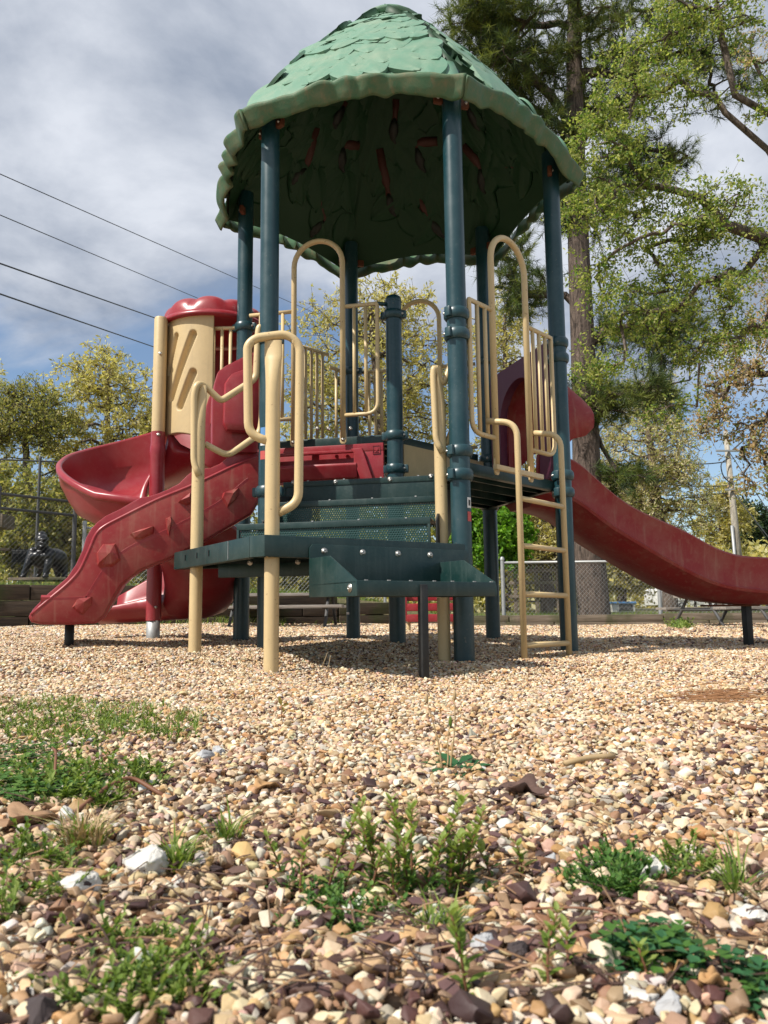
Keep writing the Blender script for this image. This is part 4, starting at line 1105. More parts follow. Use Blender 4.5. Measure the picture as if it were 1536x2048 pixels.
rw = empty('retaining_wall', (*WL0, 0), 'dark mossy timber retaining wall stacked three high behind the red slides', 'retaining wall')
pa = lambda t: WL0 + (WL1 - WL0) * t
timber_run(rw, WLm, pa(.40), (.0, .20, .40), .20, .18, M['timber'])
timber_run(rw, pa(.402), pa(.80), (-.02, .155, .33), .175, .18, M['timber'])
timber_run(rw, pa(.802), pa(1.0), (-.02, .17), .19, .18, M['timber'])
ed = empty('timber_edging', (*WL1, 0), 'low weathered timber edging along the gravel in front of the pine', 'timber edging')
timber_run(ed, WL1 + (WL2 - WL1) * .002, WL2, (-.09, .02), .12, .16, M['timber2'])
timber_run(ed, WL2, WLr, (-.09, .02), .12, .16, M['timber2'])

# ------------------------------------------------------------------ chain-link fences
def fence(name, A, B, zA, zB, h, npost, label, group=None, rpost=.028, pitch=.065, mats=('galv', 'galv'), rails=(1.0,), wr=.0022, barb=False):
    A = np.array(A, float); B = np.array(B, float); L_ = np.linalg.norm(B - A); d = (B - A) / L_
    f = empty(name, (A[0], A[1], zA), label, 'chain-link fence', group)
    Wp = lambda s, z: np.array([A[0] + d[0] * s, A[1] + d[1] * s, zA + (zB - zA) * s / L_ + z])
    for i in range(npost):
        s = L_ * i / (npost - 1); g = G().add(*tube([Wp(s, -.25), Wp(s, h + .05)], rpost, 10)); g.add(*lathe([(rpost * 1.15, h + .04), (rpost * 1.15, h + .07), (rpost * .6, h + .095)], Wp(s, 0), 10)); g.obj('fence_post', M[mats[0]], f, 'auto')
    for r_ in rails: G().add(*tube([Wp(0, h * r_), Wp(L_, h * r_)], rpost * .62, 8)).obj('top_rail', M[mats[0]], f, True)
    g = G(); n = int(L_ / pitch); z0_ = .03; hh = h - .03
    for sgn in (1, -1):
        for i in range(-int(hh / pitch) - 1, n + int(hh / pitch) + 2):
            s0 = i * pitch; s1 = s0 + sgn * hh * .93; za_, zb_2 = z0_, h
            a, b = s0, s1
            def cl(s, z, s_o, z_o):
                if s < 0: t = (0 - s_o) / (s - s_o) if s != s_o else 0; return 0, z_o + (z - z_o) * t
                if s > L_: t = (L_ - s_o) / (s - s_o) if s != s_o else 0; return L_, z_o + (z - z_o) * t
                return s, z
            if (a < 0 and b < 0) or (a > L_ and b > L_): continue
            a2, za2 = cl(a, za_, b, zb_2); b2, zb3 = cl(b, zb_2, a, za_)
            p, q = Wp(a2, za2), Wp(b2, zb3); off = E3(np.array([-d[1], d[0]])) * (.003 * sgn)
            g.add(*tube([p + off, q + off], wr, 3, False))
    m = g.obj('chain_link_mesh', M[mats[1]], f, False); m['kind'] = 'stuff'
    return f
zt_ = lambda p: float(terr(np.array([p[0]]), np.array([p[1] + .5]))[0])
pF = atY(145, 1160, 10.75)[:2]; pL = atY(-420, 1160, 8.2)[:2]
fence('chain_link_fence', pL, pF, .60, .60, 1.16, 4, 'dark chain-link fence on the retaining wall in front of the gorilla', rails=(1.0, .84), mats=('darkgalv', 'darkgalv'), rpost=.03, wr=.0013)
pM = atY(770, 1190, 13.1)[:2]
fence('chain_link_fence', pF + np.array([.12, .05]), pM, .56, .36, .85, 5, 'chain-link fence with a leaning run of mesh above the wall behind the decks')
fence('chain_link_fence', atY(1008, 1240, 12.75)[:2], atY(1640, 1240, 12.6)[:2], -.05, -.06, 1.03, 3, 'galvanised chain-link fence behind the low timber edging on the right', rpost=.032, wr=.0014)
q0 = atY(-500, 1100, 13.5)[:2]; q1 = atY(330, 1100, 15.0)[:2]
fence('chain_link_fence', q0, q1, .7, .6, 2.45, 4, 'tall fence with a rusty top rail farther behind the gorilla', rails=(1.0,), mats=('darkgalv', 'darkgalv'), rpost=.026, pitch=.10, wr=.0012)

# ------------------------------------------------------------------ trees
def leafmat(name, c, tr=.35, rough=.55):
    m, b, l = newmat(name); nt = m.node_tree
    b.inputs['Base Color'].default_value = (*c, 1); b.inputs['Roughness'].default_value = rough; b.inputs['Specular IOR Level'].default_value = .3
    t = nd(m, 'ShaderNodeBsdfTranslucent'); t.inputs[0].default_value = (min(c[0] * 1.25, 1), min(c[1] * 1.3, 1), c[2] * .7, 1)
    x = nd(m, 'ShaderNodeMixShader'); x.inputs[0].default_value = tr; l.new(b.outputs[0], x.inputs[1]); l.new(t.outputs[0], x.inputs[2]); l.new(x.outputs[0], nt.nodes['Material Output'].inputs[0]); return m
def barkmat(name, a, b_, sc_=9):
    m, b, l = newmat(name); g = nd(m, 'ShaderNodeNewGeometry'); g.name = 'geo'; mp = nd(m, 'ShaderNodeMapping'); mp.inputs['Scale'].default_value = (sc_, sc_, sc_ * .22); l.new(g.outputs['Position'], mp.inputs[0])
    n = noise(m, 1.6, 7, .7, .6, vec=mp.outputs[0]); l.new(ramp(m, n, [(.35, a), (.62, b_)]), b.inputs['Base Color']); b.inputs['Roughness'].default_value = .95; bump(m, b, n, 1.0, .05); return m
M['bark'] = barkmat('grey_brown_bark', (.05, .035, .028), (.20, .155, .125)); M['pinebark'] = barkmat('pine_bark', (.025, .017, .013), (.17, .125, .10), 14); M['darkbark'] = barkmat('dark_bark', (.03, .022, .018), (.12, .09, .07))
LM = {'bud': [leafmat('bud_yellow', (.52, .44, .14), .5), leafmat('bud_pale', (.64, .58, .34), .5), leafmat('bud_olive', (.34, .32, .12), .5)],
      'pale': [leafmat('pale_cream_bud', (.70, .63, .42), .5), leafmat('pale_tan_bud', (.58, .48, .30), .5), leafmat('pale_green_bud', (.42, .46, .16), .5)],
      'fresh': [leafmat('fresh_green', (.25, .31, .07), .5), leafmat('fresh_yellow_green', (.42, .43, .14), .5), leafmat('fresh_deep_green', (.10, .18, .025), .4)],
      'green': [leafmat('bright_green', (.13, .30, .02), .45), leafmat('light_green', (.22, .40, .04), .45), leafmat('mid_green', (.07, .17, .015), .4)],
      'olive': [leafmat('olive_leaf', (.30, .30, .09), .45), leafmat('olive_yellow', (.42, .37, .12), .45), leafmat('olive_dark', (.13, .15, .05), .4)],
      'brownbud': [leafmat('brown_bud', (.44, .30, .16), .45), leafmat('tan_bud', (.52, .42, .28), .45), leafmat('green_bud', (.30, .34, .10), .45)],
      'pine': [leafmat('pine_needle', (.09, .13, .035), .3), leafmat('pine_needle_light', (.22, .25, .06), .35), leafmat('pine_needle_dark', (.03, .05, .02), .15)],
      'dark': [leafmat('dark_evergreen', (.025, .05, .02), .15), leafmat('dark_green', (.05, .08, .025), .2), leafmat('black_green', (.012, .022, .01), .1)]}
def leaves_mesh(pts, size, mats, rng, up=.4, aspect=.5, hang=0.0):
    n = len(pts); s = size * rng.uniform(.6, 1.35, n)
    d = rng.normal(size=(n, 3)); d[:, 2] -= hang; d /= np.linalg.norm(d, axis=1)[:, None]
    nn_ = rng.normal(size=(n, 3)); nn_[:, 2] += up; w = np.cross(d, nn_); w /= np.linalg.norm(w, axis=1)[:, None] + 1e-9
    V = np.stack([pts, pts + d * s[:, None] * .5 + w * s[:, None] * aspect * .5, pts + d * s[:, None], pts + d * s[:, None] * .5 - w * s[:, None] * aspect * .5], 1).reshape(-1, 3)
    me = bpy.data.meshes.new('crown'); me.vertices.add(4 * n); me.vertices.foreach_set('co', V.ravel())
    me.loops.add(4 * n); me.loops.foreach_set('vertex_index', np.arange(4 * n, dtype=np.int32))
    me.polygons.add(n); me.polygons.foreach_set('loop_start', np.arange(0, 4 * n, 4, dtype=np.int32))
    for m in mats: me.materials.append(m)
    me.polygons.foreach_set('material_index', rng.choice(len(mats), n, p=[.45, .33, .22]).astype(np.int32)); me.update(calc_edges=True); return me
def needles_mesh(tips, dirs, rng, ln=.15, nn_=16, w=.006, mats=None):
    n = len(tips); T = np.repeat(tips, nn_, 0); D = np.repeat(dirs, nn_, 0); d = D * .75 + rng.normal(size=(n * nn_, 3)) * .62; d /= np.linalg.norm(d, axis=1)[:, None]
    w_ = np.cross(d, rng.normal(size=d.shape)); w_ /= np.linalg.norm(w_, axis=1)[:, None]; l_ = ln * rng.uniform(.7, 1.2, (n * nn_, 1)); T = T + D * rng.uniform(-.10, .05, (n * nn_, 1))
    V = np.stack([T - w_ * w * .5, T + w_ * w * .5, T + d * l_], 1).reshape(-1, 3); k = n * nn_
    me = bpy.data.meshes.new('crown'); me.vertices.add(3 * k); me.vertices.foreach_set('co', V.ravel()); me.loops.add(3 * k); me.loops.foreach_set('vertex_index', np.arange(3 * k, dtype=np.int32))
    me.polygons.add(k); me.polygons.foreach_set('loop_start', np.arange(0, 3 * k, 3, dtype=np.int32))
    for m in mats: me.materials.append(m)
    me.polygons.foreach_set('material_index', np.repeat(rng.choice(3, n, p=[.5, .3, .2]), nn_).astype(np.int32)); me.update(calc_edges=True); return me
def tree(name, label, trunk, r0, ell, N_, leaf, size, per, seed, bark='bark', spread=.28, group=None, cat='tree', rt=.007, step=.35, pathbias=.35, wob=.10, up=.4, aspect=.5, hang=0., limbs=(), bare=0.0, twigs=3, needle=None, seg0=10, flat=1.0):
    """trunk: 3D points; ell: crown ellipsoids (centre, radii, weight); limbs: explicit limb polylines joined to the trunk"""
    rng = np.random.default_rng(seed); T = np.array(trunk, float)
    nodes = []; par = []; chains = []
    def addchain(start, pts):
        ch = [start] if start is not None else []
        p = start
        for q in pts: nodes.append(np.array(q)); par.append(-1 if p is None else p); p = len(nodes) - 1; ch.append(p)
        chains.append(ch); return p
    def dens(P, st):
        o = [P[0]]
        for a, b in zip(P[:-1], P[1:]):
            k_ = max(1, int(np.linalg.norm(b - a) / st))
            for i in range(1, k_ + 1): o.append(a + (b - a) * i / k_)
        return np.array(o)
    addchain(None, dens(T, step)); nt = len(nodes)
    for lb in limbs:
        lb = np.array(lb, float); A_ = np.array(nodes); i = int(np.argmin(np.linalg.norm(A_ - lb[0], axis=1))); addchain(i, dens(lb, step)[0 if np.linalg.norm(A_[i] - lb[0]) > step * .5 else 1:])
    wts = np.array([e[2] for e in ell], float); wts /= wts.sum(); P = []
    for e, w_ in zip(ell, wts):
        k_ = max(3, int(N_ * w_)); q = rng.normal(size=(k_, 3)); q /= np.linalg.norm(q, axis=1)[:, None]; q *= rng.uniform(.25, 1, (k_, 1)) ** .5
        P.append(np.array(e[0]) + q * np.array(e[1]))
    P = np.concatenate(P); base = T[-1] if len(limbs) == 0 else T[len(T) // 2]
    P = P[np.argsort(np.linalg.norm(P - T[-1], axis=1))]
    plen = {i: 0. for i in range(len(nodes))}
    AR = np.zeros((len(nodes) + len(P) * 40 + 10, 3)); AR[:len(nodes)] = nodes; PL = np.zeros(len(AR)); m0 = int(nt * .25); PL[:m0] = 99
    for i in range(1, len(nodes)):
        if PL[i] < 90: PL[i] = (PL[par[i]] if PL[par[i]] < 90 else 0) + np.linalg.norm(AR[i] - AR[par[i]])
    tips = []
    for p in P:
        n_ = len(nodes); D_ = np.linalg.norm(AR[:n_] - p, axis=1); c = D_ + pathbias * PL[:n_] * .35; c += np.where(AR[:n_, 2] > p[2] + .1, (AR[:n_, 2] - p[2]) * .8, 0) * (0 if hang else 1)
        i = int(np.argmin(c)); a = AR[i]; dd = p - a; L_ = np.linalg.norm(dd)
        if L_ < .05: continue
        k_ = min(30, max(2, int(L_ / step)));
        perp = rng.normal(size=3) * wob * L_; perp[2] += .12 * L_ * (1 if not hang else -.3); pts = []
        for j in range(1, k_ + 1): t = j / k_; pts.append(a + dd * t + perp * math.sin(math.pi * t) * .8 + rng.normal(size=3) * .02 * min(L_, 1) * (1 if j < k_ else 0))
        j0 = len(nodes); e = addchain(i, pts)
        for q in range(j0, len(nodes)): AR[q] = nodes[q]; PL[q] = PL[par[q]] + np.linalg.norm(AR[q] - AR[par[q]]) if PL[par[q]] < 90 else .3
        tips.append(e)
    cnt = np.zeros(len(nodes)); 
    for t in tips: cnt[t] += 1
    for i in range(len(nodes) - 1, 0, -1):
        if par[i] >= 0: cnt[par[i]] += cnt[i]
    cnt = np.maximum(cnt, .6); rad = rt * cnt ** .5; tk = np.linspace(1, .30, nt) ; k_ = r0 / max(rad[0], 1e-6)
    rad[:nt] = np.maximum(r0 * tk, rt * 2); sc2 = max(.4, min(1.6, r0 * .8 / (rt * max(cnt[nt // 2], 1) ** .5))); rad[nt:] = np.minimum(rad[nt:] * sc2, r0 * .55)
    g = G(); NA = np.array(nodes)
    for ci, ch in enumerate(chains):
        if len(ch) < 2: continue
        rr = rad[ch].copy()
        if ci > 0: rr[0] = min(rr[0], rr[1] * 1.3)
        sg = seg0 if ci == 0 else (6 if rr[0] > .03 else (4 if rr[0] > .012 else 3)); Pc = NA[ch]
        g.add(*tube(Pc, rr, sg, False))
    tp = NA[tips]
    tw = []; lp = []; ld_ = []
    for p in tp:
        if rng.uniform() < bare: continue
        for _ in range(twigs):
            d = rng.normal(size=3); d[2] += .25 - hang; d[2] *= flat; d /= np.linalg.norm(d); q = p + d * spread * rng.uniform(.6, 1.5); g.add(*tube([p, (p + q) / 2 + rng.normal(size=3) * spread * .08, q], [rt * .6, rt * .5, rt * .3], 3, False)); tw.append((p, q))
            if not needle: lp += [p + (q - p) * f for f in rng.uniform(.15, 1.05, 3)]; continue
            lp.append(q); ld_.append(d)
            for s in (.45, .72): lp.append(p + (q - p) * s); ld_.append(d)
    root = empty(name, tuple(T[0]), label, cat, group)
    g.obj('trunk', M[bark], root, True)
    lp = np.array(lp); ld_ = np.array(ld_)
    if needle: me = needles_mesh(lp, ld_, rng, needle[0], needle[1], needle[2], LM[leaf])
    else:
        pts = np.repeat(lp, per, 0); pts = pts + rng.normal(size=pts.shape) * spread * .09; me = leaves_mesh(pts, size, LM[leaf], rng, up, aspect, hang)
    o = bpy.data.objects.new('crown', me); col.objects.link(o); setparent(o, root)
    return root
def tz(p): return float(terr(np.array([p[0]]), np.array([p[1]]))[0])
def base(x, Y):
    q = atY(x, 1200, Y); return np.array([q[0], Y, tz(q) - .1])
def EL(x, y, Y, rx, ry, w=1, dy=None):
    s = Y / FPX; return (atY(x, y, Y), (rx * s, (dy or rx * s * .8), ry * s), w)
AY = atY
# the big pine
pt = [base(1188, 14.0), AY(1178, 1100, 14), AY(1172, 900, 14), AY(1166, 700, 14), AY(1158, 520, 14), AY(1152, 330, 14), AY(1148, 120, 14), AY(1150, -60, 14), AY(1148, -330, 14)]
tree('pine_tree', 'tall pine with a thick furrowed trunk rising behind the right-hand slide', pt, .285,
     [EL(1080, 60, 13.5, 190, 60, 3), EL(960, 30, 13.2, 90, 40, 1.2), EL(1020, 150, 13.5, 110, 50, 1.4), EL(1290, 60, 14, 150, 60, 1.7), EL(1230, 190, 14.4, 120, 60, 1.5), EL(1100, 270, 14, 90, 50, 1.2), EL(1290, 330, 14.5, 100, 40, 1.3), EL(1180, 420, 14, 90, 45, 1.2),
      EL(1050, 580, 14.3, 60, 50, .9), EL(1010, 500, 14.3, 50, 40, .5), EL(1290, 655, 14, 130, 28, 1.5), EL(1230, 800, 13.8, 110, 35, 1.6), EL(1330, 700, 14, 60, 30, .5), EL(1230, 955, 14, 70, 14, .45), EL(1080, 400, 14, 50, 50, .5), EL(1150, -200, 14, 260, 110, 2.2), EL(1430, 160, 14.5, 80, 70, .8)],
     620, 'pine', .1, 1, 21, 'pinebark', .34, rt=.008, step=.3, twigs=5, needle=(.19, 20, .010), seg0=16, wob=.16,
     limbs=[[AY(1152, 260, 14), AY(1100, 190, 13.8), AY(1050, 140, 13.6), AY(960, 90, 13.3)], [AY(1156, 310, 14), AY(1110, 240, 14), AY(1060, 210, 14), AY(1020, 150, 14)], [AY(1170, 840, 14), AY(1215, 795, 13.9), AY(1280, 780, 13.8), AY(1380, 760, 13.8)],
            [AY(1165, 690, 14), AY(1210, 660, 14), AY(1290, 650, 14), AY(1400, 640, 14)], [AY(1155, 140, 14), AY(1230, 150, 14.1), AY(1330, 110, 14.2)], [AY(1180, 640, 14), AY(1130, 590, 14.2), AY(1050, 590, 14.3)]])
# near hardwood overhanging from the right
ht = [np.array([5.6, 8.6, -.2]), np.array([5.5, 8.6, 2.0]), np.array([5.3, 8.4, 4.2]), np.array([5.0, 8.3, 6.2]), np.array([4.7, 8.2, 8.5])]
tree('overhanging_tree', 'leafy tree with fresh yellow-green leaves reaching in from the right edge', ht, .17,
     [EL(1400, 60, 8, 140, 60, 1.6), EL(1290, 110, 8.2, 90, 40, .9), EL(1330, 190, 8, 110, 40, 1.3), EL(1230, 240, 7.8, 70, 40, 1.0), EL(1200, 300, 7.8, 60, 40, 1.0), EL(1250, 390, 8, 90, 60, 1.7), EL(1180, 420, 7.8, 50, 50, .8), EL(1330, 470, 8, 110, 60, 1.8), EL(1230, 560, 8, 70, 50, 1.1),
      EL(1450, 430, 8, 90, 70, 1.5), EL(1420, 570, 8, 110, 60, 1.7), EL(1290, 640, 8, 90, 35, 1.0), EL(1400, 700, 8, 80, 30, .8), EL(1210, 730, 8, 45, 25, .8), EL(1480, 640, 8, 60, 60, .8), EL(1350, 830, 8.2, 50, 45, .35), EL(1560, 200, 8, 80, 120, 1.0), EL(1620, 500, 8, 100, 200, 1.5), EL(1350, 20, 8, 80, 50, .8)],
     290, 'fresh', .042, 8, 33, 'bark', .30, rt=.0036, step=.22, twigs=6, flat=.45, wob=.2, hang=.25,
     limbs=[[ht[2], AY(1600, 400, 8.3), AY(1536, 300, 8.2), AY(1450, 225, 8.1), AY(1430, 190, 8.1), AY(1380, 185, 8)], [ht[3], AY(1560, 240, 8.1), AY(1470, 190, 8), AY(1440, 60, 8), AY(1430, -20, 8)],
            [ht[2], AY(1600, 500, 8.2), AY(1450, 450, 8), AY(1400, 395, 8), AY(1330, 375, 8), AY(1240, 370, 8)]])
tree('brown_budding_tree', 'tree with tan and orange-brown buds hanging in at the right edge above the utility pole', [np.array([7.2, 11.5, -.2]), np.array([7.05, 11.5, 2.]), np.array([6.8, 11.4, 3.8]), np.array([6.3, 11.3, 5.2]), np.array([6.1, 11.2, 6.2])], .12,
     [EL(1500, 700, 11, 70, 70, 1.6), EL(1450, 780, 11, 60, 40, 1.0), EL(1510, 880, 11, 60, 50, 1.2), EL(1430, 850, 11, 50, 30, .8), EL(1530, 560, 11, 40, 60, .6), EL(1520, 960, 11, 40, 40, .6), EL(1600, 800, 11, 60, 120, 1), EL(1525, 90, 11, 50, 60, .6)], 180, 'brownbud', .055, 4, 34, 'darkbark', .26, rt=.006, step=.3, twigs=4, wob=.2, hang=.2)
# budding trees behind
def budtree(x, Y, ytop, rx, ry, seed, label, leaf='bud', n=260, size=.07, per=4, cyo=None, bark='bark', r=.16, lean=0, spread=.36, low=None, aspect=.38, bare=0):
    b = base(x, Y); cy = (cyo or ytop + ry); top = AY(x + lean, ytop + ry * .35, Y); mid = AY(x + lean * .45, (cy + 1180) / 2, Y)
    e = [EL(x + lean, cy, Y, rx, ry, 3), EL(x + lean - rx * .45, cy + ry * .35, Y + .4, rx * .55, ry * .55, 1), EL(x + lean + rx * .5, cy + ry * .25, Y - .4, rx * .55, ry * .6, 1), EL(x + lean * .6, cy - ry * .5, Y, rx * .5, ry * .5, 1)]
    if low: e.append(EL(x, low[0], Y, rx * .9, low[1], 1.5))
    return tree('budding_tree', label, [b, (b + mid) / 2 + np.array([.1, 0, 0]), mid, top], r, e, n, leaf, size, per, seed, bark, spread, rt=.011, step=.5, twigs=4, wob=.18, up=.2, aspect=aspect, group='budding trees beyond the fence', bare=bare)
budtree(215, 22, 690, 145, 150, 41, 'tallest yellow-budding tree behind the gorilla, left of the spiral slide', n=430, size=.12, low=(1010, 110))
budtree(70, 20, 765, 105, 70, 42, 'darker olive tree at the left edge above the fence', 'olive', n=260, size=.095, low=(950, 120), bark='darkbark', lean=-25, spread=.42)
budtree(-60, 24, 700, 110, 160, 43, 'pale budding tree cut off by the left edge', n=200, size=.12, low=(1000, 100))
budtree(330, 25, 790, 90, 120, 44, 'smaller budding tree just behind the spiral slide', n=200, size=.12, low=(1030, 90))
budtree(800, 21, 545, 190, 190, 45, 'wide budding tree with crooked limbs seen between the tan guard rails', 'bud', n=520, size=.11, r=.26, lean=-60, bare=.1)
budtree(1010, 24, 560, 110, 200, 46, 'pale budding tree seen through the right-hand arch rail', 'bud', n=260, size=.12, low=(950, 100))
budtree(1340, 20, 740, 110, 160, 47, 'cream-budding tree with a crooked grey trunk between the pine and the utility pole', 'pale', n=420, size=.085, lean=-50, r=.2, low=(1000, 90), per=4)
budtree(1440, 30, 960, 60, 80, 48, 'low tan budding tree just left of the utility pole', 'bud', n=160, size=.14, per=4, r=.12)
budtree(1240, 27, 940, 110, 110, 49, 'yellowish budding tree half hidden by the wave slide', 'bud', n=240, size=.14, per=4, low=(1090, 60))
budtree(1090, 19, 980, 90, 90, 50, 'olive budding tree seen through the ladder', 'bud', n=260, size=.10, per=4, low=(1090, 50))
budtree(600, 27, 830, 140, 150, 51, 'budding tree far behind the play panel', 'bud', n=200, size=.14)
budtree(1490, 60, 1010, 40, 60, 52, 'dark green tree on the far hill right of the utility pole', 'dark', n=160, size=.35, per=4, r=.2, spread=.9)
budtree(1540, 62, 1030, 60, 50, 53, 'dark green tree at the right edge on the far hill', 'dark', n=160, size=.35, per=4, r=.2, spread=.9)
# bushes
def bush(x, Y, y0, y1, rx, seed, label, leaf, n=200, size=.06, per=6, group=None, name='bush', spread=.22):
    b = base(x, Y); cy = (y0 + y1) / 2; ry = (y1 - y0) / 2
    return tree(name, label, [b, AY(x, (1200 + y1) / 2, Y), AY(x, cy, Y)], .05, [EL(x, cy, Y, rx, ry, 2), EL(x - rx * .4, cy + ry * .3, Y, rx * .6, ry * .6, 1), EL(x + rx * .4, cy + ry * .2, Y, rx * .6, ry * .7, 1)], n, leaf, size, per, seed, 'darkbark', spread, cat='bush', rt=.006, step=.25, twigs=4, group=group, aspect=.6)
bush(395, 13.6, 885, 1060, 85, 61, 'bright green bush seen between the spiral slide and the climbing wall', 'green', 260, .08)
bush(985, 13.8, 965, 1150, 75, 62, 'bright green bush standing behind the lower deck', 'green', 300, .08)
for i, (x, Y, y0, y1, rx, lb) in enumerate([(40, 17, 930, 1150, 110, 'yellow-olive brush behind the gorilla at the left edge'), (190, 17.5, 960, 1160, 90, 'yellow-olive brush right behind the gorilla statue'), (320, 18, 990, 1160, 80, 'yellow-olive brush behind the red climbing wall'),
                                         (1110, 22, 1060, 1200, 90, 'olive brush behind the ladder and pavilion'), (1250, 23, 1080, 1190, 80, 'olive brush under the cream-budding tree'), (1390, 26, 1080, 1195, 70, 'pale brush left of the utility pole'), (600, 19, 1030, 1180, 130, 'olive brush behind the transfer platform'), (-90, 17, 900, 1150, 90, 'brush just outside the left edge')]):
    bush(x, Y, y0, y1, rx, 70 + i, lb, 'bud' if i % 3 else 'olive', 230, .09, 5, 'brush thickets beyond the fences', 'brush_thicket', .32)
def woods(label, A, B, ztop, n, leaf, size, seed, gap=.0):
    r = np.random.default_rng(seed); A = np.array(A, float); B = np.array(B, float); L_ = np.linalg.norm(B - A); s = r.uniform(0, 1, n); top = ztop * (.72 + .16 * np.sin(s * L_ * .35 + seed) + .10 * np.sin(s * L_ * 1.1 + 2 * seed) + .05 * np.sin(s * L_ * 2.7))
    P = A + (B - A) * s[:, None]; dpt = r.normal(0, 2.2, n); z = top * r.uniform(0, 1, n) ** .8
    pts = np.stack([P[:, 0], P[:, 1] + dpt, z + .0], -1); me = leaves_mesh(pts, size, LM[leaf], r, .3, .6); o = bpy.data.objects.new('far_woods', me); col.objects.link(o); return tag(o, label, 'woods', kind='stuff')
woods('olive thicket reading as one mass far behind the left fence', (-26, 27), (-3, 31), 5.2, 26000, 'olive', .20, 3)
woods('yellowish budding undergrowth in front of the far thicket', (-20, 22), (6, 24), 3.0, 18000, 'bud', .15, 4)
woods('pale far wood behind the pine and the slide', (2, 52), (60, 60), 5.0, 30000, 'bud', .34, 6)
woods('olive far wood behind the pavilion', (-7, 40), (11, 43), 7.6, 26000, 'olive', .26, 5)
# thin trunks beyond the right fence
for i, (x, Y, w, yt) in enumerate([(1268, 24, .07, 1060), (1296, 25, .06, 1070), (1322, 23, .075, 1050), (1352, 19, .20, 1000)]):
    pass

# ------------------------------------------------------------------ things behind the fences
# gorilla statue
def gorilla():
    Y0 = 11.6; s = Y0 / FPX
    o0 = AY(86, 1156, Y0); root = empty('gorilla_statue', tuple(o0), 'glossy black gorilla statue on all fours behind the fence, left of the red slides', 'statue')
    def P(x, y, d=0.): q = AY(x, y, Y0 + d); return q
    bm = bmesh.new()
    def ell(c, r, rot=(0, 0, 0)):
        mt = Matrix.Translation(Vector(c)) @ Matrix.Rotation(rot[0], 4, 'X') @ Matrix.Rotation(rot[1], 4, 'Y') @ Matrix.Diagonal((r[0] * s, r[1] * s, r[2] * s, 1))
        bmesh.ops.create_icosphere(bm, subdivisions=3, radius=1, matrix=mt)
    def limb(a, b, ra, rb, n=6):
        for i in range(n): t = i / (n - 1); c = a * (1 - t) + b * t; r = ra + (rb - ra) * t; ell(c, (r, r, r))
    ell(P(84, 1118, 0), (23, 20, 20)); ell(P(110, 1117, .22), (24, 30, 21), (0, .15, 0)); ell(P(84, 1104, .05), (22, 17, 13)); ell(P(120, 1128, .30), (15, 18, 18))
    ell(P(84, 1082, -.10), (13, 14, 14)); ell(P(84, 1071, -.05), (9, 12, 9)); ell(P(83, 1090, -.18), (9, 9, 8)); ell(P(84, 1079, -.20), (11, 4, 3)); ell(P(84, 1096, 0), (14, 13, 10))
    ell(P(73, 1112, -.14), (12, 8, 9)); ell(P(94, 1112, -.14), (12, 8, 9)); ell(P(81, 1086, -.24), (2.6, 2, 2.2)); ell(P(86, 1086, -.24), (2.6, 2, 2.2)); ell(P(83, 1093, -.24), (6, 3, 2))
    limb(P(66, 1104, -.05), P(56, 1128, -.12), 10, 7.5); limb(P(56, 1128, -.12), P(47, 1150, -.14), 7.5, 5.5); ell(P(46, 1153, -.18), (6, 8, 4))
    limb(P(101, 1106, -.08), P(96, 1130, -.16), 10, 7.5); limb(P(96, 1130, -.16), P(91, 1150, -.18), 7.5, 6); ell(P(91, 1153, -.22), (6.5, 8, 4))
    limb(P(126, 1128, .3), P(130, 1150, .3), 10, 6); limb(P(112, 1128, .35), P(116, 1150, .4), 9, 6); ell(P(129, 1153, .25), (7, 8, 4)); ell(P(75, 1153, .3), (5, 6, 3)); limb(P(84, 1130, .3), P(76, 1152, .34), 8, 5)
    me = bpy.data.meshes.new('body'); bm.to_mesh(me); bm.free(); me.materials.append(M['gor'])
    o = bpy.data.objects.new('body', me); col.objects.link(o); setparent(o, root)
    md = o.modifiers.new('merge', 'REMESH'); md.mode = 'VOXEL'; md.voxel_size = .011; md.use_smooth_shade = True
    sm = o.modifiers.new('smooth', 'SMOOTH'); sm.iterations = 3
    G().add(*box(o0 + np.array([.02, .1, -.02]), X3, Y3, Z3, .42, .35, .02, .006)).obj('base_slab', M['timber2'], root, 'auto')
M['gor'], _b, _l = newmat('glossy_black_resin'); _b.inputs['Base Color'].default_value = (.006, .006, .007, 1); _b.inputs['Roughness'].default_value = .3
_n = noise(M['gor'], 60, 3, .6); bump(M['gor'], _b, _n, .5, .004)
gorilla()
